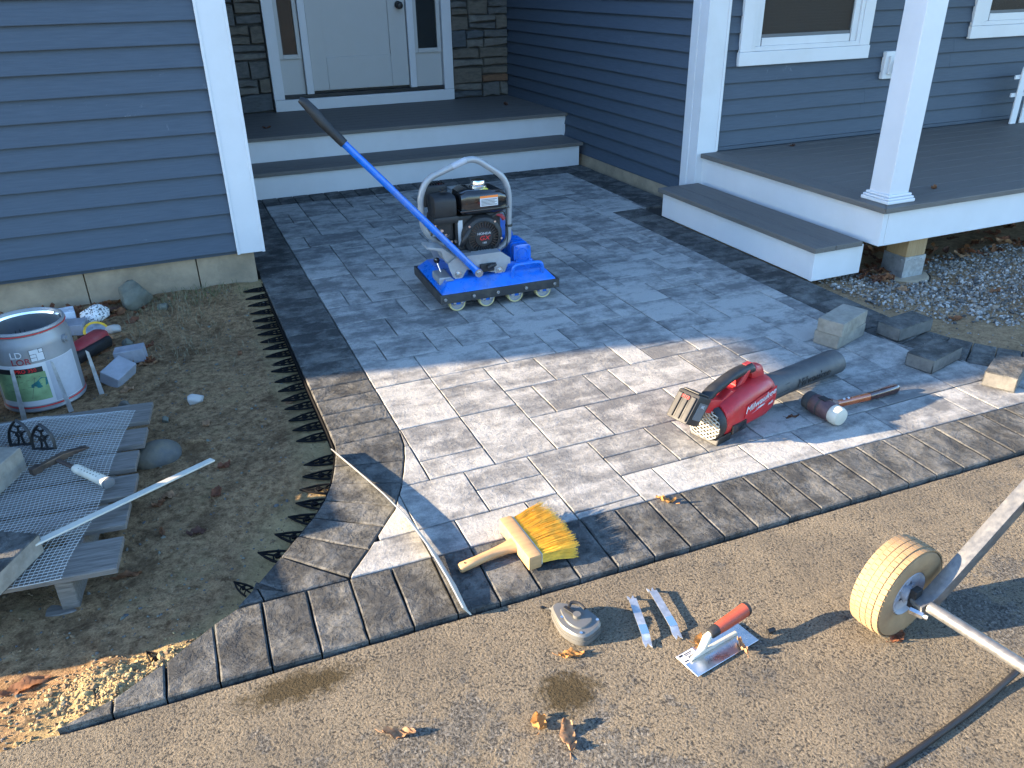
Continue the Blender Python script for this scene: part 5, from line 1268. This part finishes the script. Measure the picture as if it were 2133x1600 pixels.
p = G(1990, 664, -.04); leaf(p, soilr_z(p.x, p.y), .07, .055, .9, .7, R_(-20), 0, 'dry brown leaf at the near edge of the gravel')
leaf(Vector((1.93, 1.945, 0)), .001, .055, .014, .3, 1.2, R_(-6), 4, 'dark thin leaf sliver on the pavers between blower and mallet')

# loose leaf litter under the porch
rl2 = random.Random(21); lit = MB(); mats_l = K['leaf']
def litter(n, fx, fy, zf, seed):
    for k in range(n):
        x, y = fx(), fy(); lm = leaf_mesh(rl2.uniform(.05, .10), rl2.uniform(.03, .06), rl2.uniform(.4, 1.4), rl2.uniform(.2, 1.0), seed+k)
        M = Matrix.Translation((x, y, zf(x, y)+rl2.uniform(.002, .035))) @ Matrix.Rotation(rl2.uniform(0, 6.3), 4, 'Z') @ Matrix.Rotation(rl2.uniform(-.7, .7), 4, 'X') @ Matrix.Rotation(rl2.uniform(-.5, .5), 4, 'Y')
        mi = rl2.choice([0, 0, 2, 2, 3, 4]); lit.add([M @ v for v in lm.v[:91]], lm.f[:72], mi)
litter(300, lambda: 3.40+2.6*rl2.random()**1.2, lambda: 3.12+1.2*rl2.random()**1.3, soilr_z, 100)
litter(26, lambda: rl2.uniform(3.38, 3.62), lambda: rl2.uniform(2.98, 3.15), soilr_z, 900)
tag(lit.build('leaf_litter', mats_l, smooth=True, auto=80), 'drift of dry brown leaves under the porch deck', 'leaf litter', kind='stuff')

# leaves blown against the foundation at the left
lit = MB()
litter(75, lambda: -1.3+1.05*rl2.random(), lambda: 4.20+.15*rl2.random(), lambda x, y: soil_z(x, y)-.008, 1400)
litter(22, lambda: rl2.uniform(-.62, -.20), lambda: rl2.uniform(3.45, 4.15), lambda x, y: soil_z(x, y)-.010, 1600)
tag(lit.build('wall_leaf_litter', mats_l, smooth=True, auto=80), 'dry brown leaves blown along the left foundation', 'leaf litter', kind='stuff')
for i, (x, y, s_, mt_, lab) in enumerate(((-.395, 4.02, .035, 'whiterock', 'small pale stone in front of the granite one'), (-.335, 3.86, .028, 'rock', 'small grey stone behind the cut pavers'), (-.345, 3.22, .026, 'rockd', 'small dark stone between the bucket and the pallet'), (-.16, 4.20, .030, 'rock', 'small grey stone right of the large angular one'), (-.20, 3.02, .020, 'rock', 'tiny grey stone near the far pallet corner'), (-.70, 4.24, .045, 'rock', 'grey stone against the foundation behind the bucket'))):
    rock((x, y, soil_z(x, y)+s_*.35), (s_*1.2, s_, s_*.8), i*1.3, K[mt_], 'rubble_stone', lab, 'stone', 30+i, .15)
# gravel, clods, pebbles, grass
def scatter(name, n, place, sizes, mats, label, cat, seed, sub=1, sq=(.6, 1)):
    r = random.Random(seed); bm = bmesh.new(); bmesh.ops.create_icosphere(bm, subdivisions=sub, radius=1); base = [v.co.copy() for v in bm.verts]; fc = [tuple(v.index for v in f.verts) for f in bm.faces]; bm.free()
    m = MB(); vv = []; ff = []; mm = []
    for k in range(n):
        q = place(r)
        if q is None: continue
        s = r.uniform(*sizes)*(1+.8*(r.random() < .12)); M = Matrix.Translation(q) @ Matrix.Rotation(r.uniform(0, 6.3), 4, Vector((r.uniform(-1, 1), r.uniform(-1, 1), 1)).normalized()) @ Matrix.Diagonal((s, s*r.uniform(.6, 1), s*r.uniform(*sq)*.8, 1))
        b = len(vv); j = [r.uniform(.72, 1.15) for _ in base]; vv += [M @ (c*j[i]) for i, c in enumerate(base)]; ff += [tuple(b+i for i in f) for f in fc]; mm += [r.randrange(len(mats))]*len(fc)
    m.v, m.f, m.m = vv, ff, mm
    return tag(m.build(name, mats), label, cat, kind='stuff')
def gpl(r):
    x = r.uniform(3.10, 5.6); y = r.uniform(2.25, 3.25)
    d = 2.42+.16*math.sin(x*3.1)+.05*math.sin(x*11)+ (.25 if x < 3.45 else 0)+max(0, 3.5-x)*.5
    if y < d-r.random()*.25 or (abs(x-3.70) < .145 and abs(y-3.1) < .15): return None
    return Vector((x, y, soilr_z(x, y)+r.uniform(-.002, .012)))
scatter('gravel', 9500, gpl, (.0035, .0105), K['gravel'], 'grey crushed gravel in front of the porch', 'gravel', 4)
def ppl(r):
    x = r.uniform(2.95, 4.6); y = r.uniform(1.7, 2.9)
    if x < rout_x(max(y, 1.78))+.02: return None
    return Vector((x, y, soilr_z(x, y)+.001))
scatter('side_pebbles', 500, ppl, (.003, .008), K['gravel'], 'small pebbles on the bare soil at the right', 'pebbles', 6)
def cpl(r):
    x = r.uniform(-.9, .34); y = 1.52+2.8*r.random()**1.4
    if x > outl_x(max(y, 1.52))-.02: return None
    return Vector((x, y, soil_z(x, y)-.001))
scatter('soil_clods', 3600, cpl, (.002, .0065), [K['clod'], K['clod'], K['clod'], K['rockd'], K['rock']], 'small clods and stones on the bare soil', 'clods', 8)
def spl(r):
    a = r.gauss(-.28, .16); b = r.gauss(1.625, .055)
    if a > outl_x(max(1.515, b))-.012 or b < 1.495: return None
    return Vector((a, b, soil_z(a, b)))
scatter('sand_clods', 1800, spl, (.002, .0065), [K['sandclod'], K['sandclod'], K['clod']], 'lit crumbs of yellow sand along the lower left border', 'sand', 9)
gm = MB(); rg = random.Random(12)
for k in range(1100):
    cx, cy, sx, sy = rg.choice([(-.10, 4.25, .16, .07), (.05, 4.30, .12, .06), (-.15, 4.05, .18, .1), (-.05, 3.75, .16, .14)])
    x, y = rg.gauss(cx, sx), rg.gauss(cy, sy)
    if x > .30 or y > 4.37: continue
    z = soil_z(x, y); h = rg.uniform(.012, .045); a = rg.uniform(0, 6.3); b = Vector((math.cos(a), math.sin(a), 0)); l = h*rg.uniform(.2, 1.6)
    w = Vector((-b.y, b.x, 0))*.0011; p0 = Vector((x, y, z)); p1 = p0+b*l*.5+Vector((0, 0, h*.7)); p2 = p0+b*l+Vector((0, 0, h*.8))
    gm.add([p0-w, p0+w, p1+w*.7, p1-w*.7, p2], [(0, 1, 2, 3), (3, 2, 4)], 0 if (rg.random() < .38 and cy > 4.2) else 1)
tag(gm.build('grass_tufts', [K['grass'], K['straw']]), 'sparse green and dead grass near the foundation', 'grass', kind='stuff')

# picket decoration at the right edge of the porch
pk = thing('picket_decoration', 'small white wooden picket ornament leaning on the porch wall at the right edge', 'ornament', (6.16, 4.42, .367))
for k in range(3):
    x = -.02+k*.11
    MB().prism([(x-.032, .0), (x+.032, .0), (x+.032, .40), (x, .46), (x-.032, .40)], lambda a, b: (a, 0, b), lambda a, b: (a, .012, b)).build('picket', K['trim'], pk, bevel=.002)
for z in (.20, .33): MB().box(-.10, .30, .0125, .024, z, z+.03).build('rail', K['trim'], pk, bevel=.002)

# unseen stacks added out of frame at the left to cast shade over the soil
for i, (y0, y1, h, x0, lab) in enumerate(((1.97, 2.13, .31, -.98, 'unseen stack of charcoal pavers added for shade left of the pallet, nearest the driveway'), (2.24, 2.50, .355, -.98, 'low unseen stack of charcoal pavers added for shade left of the pallet, the middle one'), (2.58, 3.38, .34, -1.0, 'wide unseen stack of charcoal pavers added for shade left of the pallet, nearest the bucket'))):
    ps_ = thing('shade_stack', lab, 'added shade stack', (x0-.2, (y0+y1)/2, -.06), (0, 0, R_(3*i-2)), 'added shade stacks beside the pallet')
    zz = .0; k = 0
    while zz < h+.06-.01:
        w_ = (y1-y0)/2
        for s in (-1, 1):
            j = random.uniform(-.012, .012); MB().box(-.24+j, -.003+j, s*w_*.5-w_*.49, s*w_*.5+w_*.49, zz+.0005, zz+.0595).build('paver', K['border'], ps_, bevel=.003, seg=1)
            MB().box(.003+j, .235+j, s*w_*.5-w_*.49, s*w_*.5+w_*.49, zz+.0005, zz+.0595).build('paver', K['border'], ps_, bevel=.003, seg=1)
        zz += .06; k += 1
